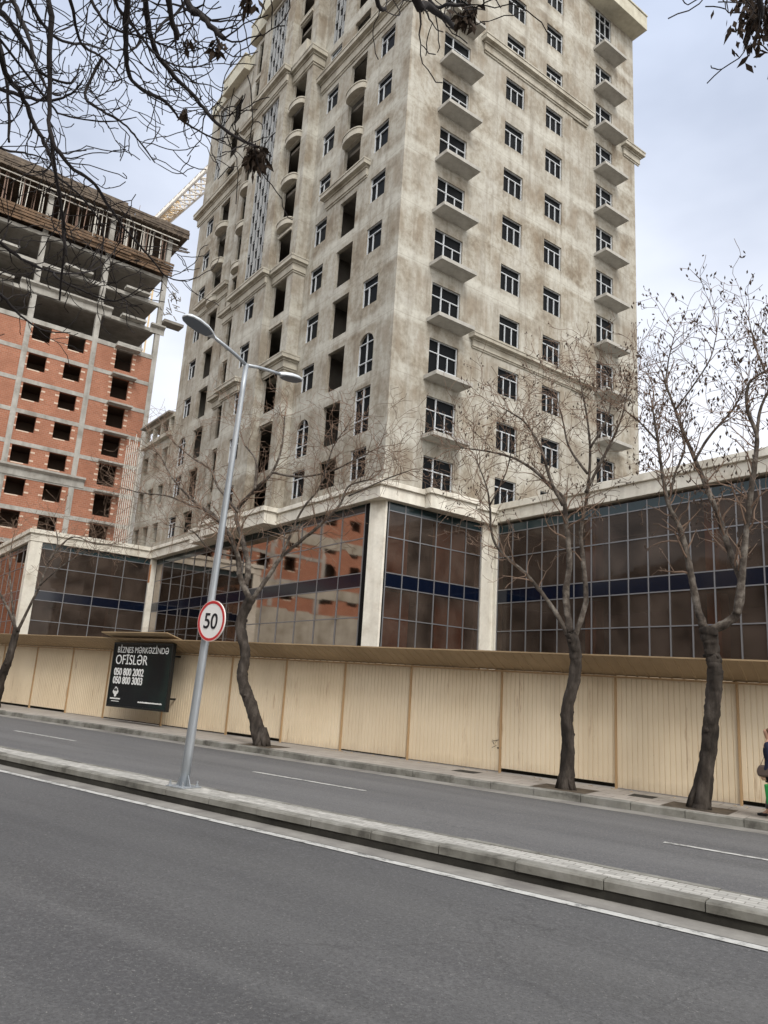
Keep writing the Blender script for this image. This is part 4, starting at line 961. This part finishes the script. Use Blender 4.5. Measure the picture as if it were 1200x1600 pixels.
skin_obj('hair',([((-.05,0,1.585),(.085,.085)),((-.03,0,1.53),(.095,.09)),((.02,0,1.45),(.06,.07)),((.03,0,1.38),(.045,.06))],[(0,1),(1,2),(2,3)]),HR,PE)
for s in (-1,1):
    b=MB(); yy=-.235 if s<0 else .24
    for k in range(4): b.tube([(-.145+.018*k,yy,.745),(-.15+.02*k,yy,.69-.006*(k%2)),(-.13+.018*k,yy+.012,.655)],[.010,.009,.007],6)
    b.tube([(-.15,yy-.01,.76),(-.175,yy-.012,.72),(-.17,yy-.01,.695)],[.010,.009,.007],6); b.obj('fingers',SKN,PE,True)
bag=thing('shopping_bag','bright green shopping bag hanging from the walking person\'s hand','bag',(px+.07,PYc-.27,gz(px)+.146+.26))
b=MB(); b.prism([(-.16,0),(.16,0),(.19,.34),(-.19,.34)],-.07,.07,lambda u,w_,h:(u,h,w_)); b.obj('bag_body',GB_,bag,bevel=.02); b=MB(); b.tube([(-.08,0,.34),(-.05,0,.42),(0,0,.44),(.05,0,.42),(.08,0,.34)],.008,6); b.obj('handle',GB_,bag)
hb=thing('handbag','small dark brown handbag held at the walking person\'s side','bag',(px-.12,PYc-.2,gz(px)+.146+.72))
b=MB(); b.prism([(-.11,0),(.11,0),(.13,.10),(.08,.2),(-.08,.2),(-.13,.10)],-.06,.06,lambda u,w_,h:(u,h,w_)); b.obj('bag_body',BG2,hb,bevel=.03); b=MB(); b.tube([(-.06,0,.2),(0,0,.34),(.06,0,.2)],.007,6); b.obj('handle',BG2,hb)
# ------------------------------------------------------------------ buildings across the street (behind the viewer, seen mirrored in the podium glass)
OPM=concrete('opposite_facade',(.52,.42,.30),(.44,.34,.24),(.32,.24,.17),.2)
for i,(x,lab) in enumerate(((-62,'beige apartment block across the street mirrored in the left podium glass'),(-10,'beige apartment block across the street mirrored in the right podium glass'),(42,'beige apartment block across the street farthest along to the right'))):
    q=thing('opposite_block',lab,'building',(x,-16,0)); b=MB(); ops=[]
    wd=40 if i==0 else 44
    for k in range(6):
        for j in range(int(wd/3)): ops.append((1+j*3,2.3+j*3,1.2+k*3.2,2.9+k*3.2))
    wall(b,lambda u,d,z:(-u,-d,z),0,wd,0,21,ops,.3); b.box(-wd,0,-12,-.7,0,21.3); b.obj('wall',OPM,q)
    b=MB(); b.box(-wd,0,-.5,-.4,0.3,20.8); b.obj('window_glass',mat('opposite_window_glass',(.02,.022,.025),.2),q)
# ------------------------------------------------------------------ sky and sun
Wd=bpy.data.worlds.new('World'); SC.world=Wd; Wd.use_nodes=True; nt=Wd.node_tree; N=nt.nodes.new; LK=nt.links.new
bg=nt.nodes['Background']; sky=N('ShaderNodeTexSky'); sky.sky_type='NISHITA'; sky.sun_disc=False
SUN_EL,SUN_AZ=math.radians(43),math.radians(124)   # azimuth measured clockwise from +Y
sky.sun_elevation=SUN_EL; sky.sun_rotation=SUN_AZ; sky.air_density=1.0; sky.dust_density=2.5; sky.ozone_density=1.5
co=N('ShaderNodeTexCoord'); mp=N('ShaderNodeMapping'); mp.inputs['Scale'].default_value=(1,1,2.2); no=N('ShaderNodeTexNoise'); no.inputs['Scale'].default_value=1.7; no.inputs['Detail'].default_value=5; no.inputs['Roughness'].default_value=.5
LK(co.outputs['Generated'],mp.inputs[0]); LK(mp.outputs[0],no.inputs[0]); rp=N('ShaderNodeValToRGB'); rp.color_ramp.elements[0].position=.38; rp.color_ramp.elements[1].position=.60
rp.color_ramp.elements[0].color=(.60,.60,.60,1); rp.color_ramp.elements[1].color=(.96,.96,.96,1); LK(no.outputs[0],rp.inputs[0])
sx=N('ShaderNodeSeparateXYZ'); LK(co.outputs['Generated'],sx.inputs[0]); r2=N('ShaderNodeValToRGB'); r2.color_ramp.elements[0].color=(.98,.98,1.0,1); r2.color_ramp.elements[1].color=(.52,.61,.80,1); r2.color_ramp.elements[0].position=.14; r2.color_ramp.elements[1].position=.85; LK(sx.outputs[2],r2.inputs[0])
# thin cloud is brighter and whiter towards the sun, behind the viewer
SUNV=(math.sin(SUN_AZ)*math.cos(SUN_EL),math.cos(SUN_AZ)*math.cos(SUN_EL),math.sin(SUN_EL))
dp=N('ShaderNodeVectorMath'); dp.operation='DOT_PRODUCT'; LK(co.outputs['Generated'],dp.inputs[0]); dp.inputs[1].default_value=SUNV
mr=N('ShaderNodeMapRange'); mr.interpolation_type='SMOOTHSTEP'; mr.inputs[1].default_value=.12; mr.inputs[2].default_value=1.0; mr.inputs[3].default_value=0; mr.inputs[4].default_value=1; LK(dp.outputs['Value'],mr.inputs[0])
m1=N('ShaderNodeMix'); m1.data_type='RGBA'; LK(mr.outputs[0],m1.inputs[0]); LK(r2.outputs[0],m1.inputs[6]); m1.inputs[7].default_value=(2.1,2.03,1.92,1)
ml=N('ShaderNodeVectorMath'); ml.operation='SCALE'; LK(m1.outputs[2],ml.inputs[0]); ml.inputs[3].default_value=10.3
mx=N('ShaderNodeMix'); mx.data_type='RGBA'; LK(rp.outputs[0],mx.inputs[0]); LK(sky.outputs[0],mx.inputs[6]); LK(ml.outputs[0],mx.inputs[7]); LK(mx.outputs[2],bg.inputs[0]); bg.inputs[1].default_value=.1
sd=bpy.data.lights.new('sun','SUN'); sd.energy=1.15; sd.angle=math.radians(14); sd.color=(1,.955,.895); so=mk('sun',sd)
dirv=Vector(SUNV); so.rotation_euler=dirv.to_track_quat('Z','Y').to_euler(); so.location=(0,-20,40)
# ------------------------------------------------------------------ camera
cd=bpy.data.cameras.new('camera'); co_=mk('camera',cd); cd.sensor_fit='HORIZONTAL'; cd.sensor_width=36; cd.lens=F_PX/1200*36; cd.clip_start=.05; cd.clip_end=2000
M=Matrix((( RT.x,UP.x,-FW.x,CAM.x),(RT.y,UP.y,-FW.y,CAM.y),(RT.z,UP.z,-FW.z,CAM.z),(0,0,0,1))); co_.matrix_world=M; SC.camera=co_
SC.view_settings.view_transform='Standard'; SC.view_settings.look='None'; SC.view_settings.exposure=.3; SC.view_settings.gamma=1
SC.render.engine='CYCLES'; SC.cycles.transparent_max_bounces=12
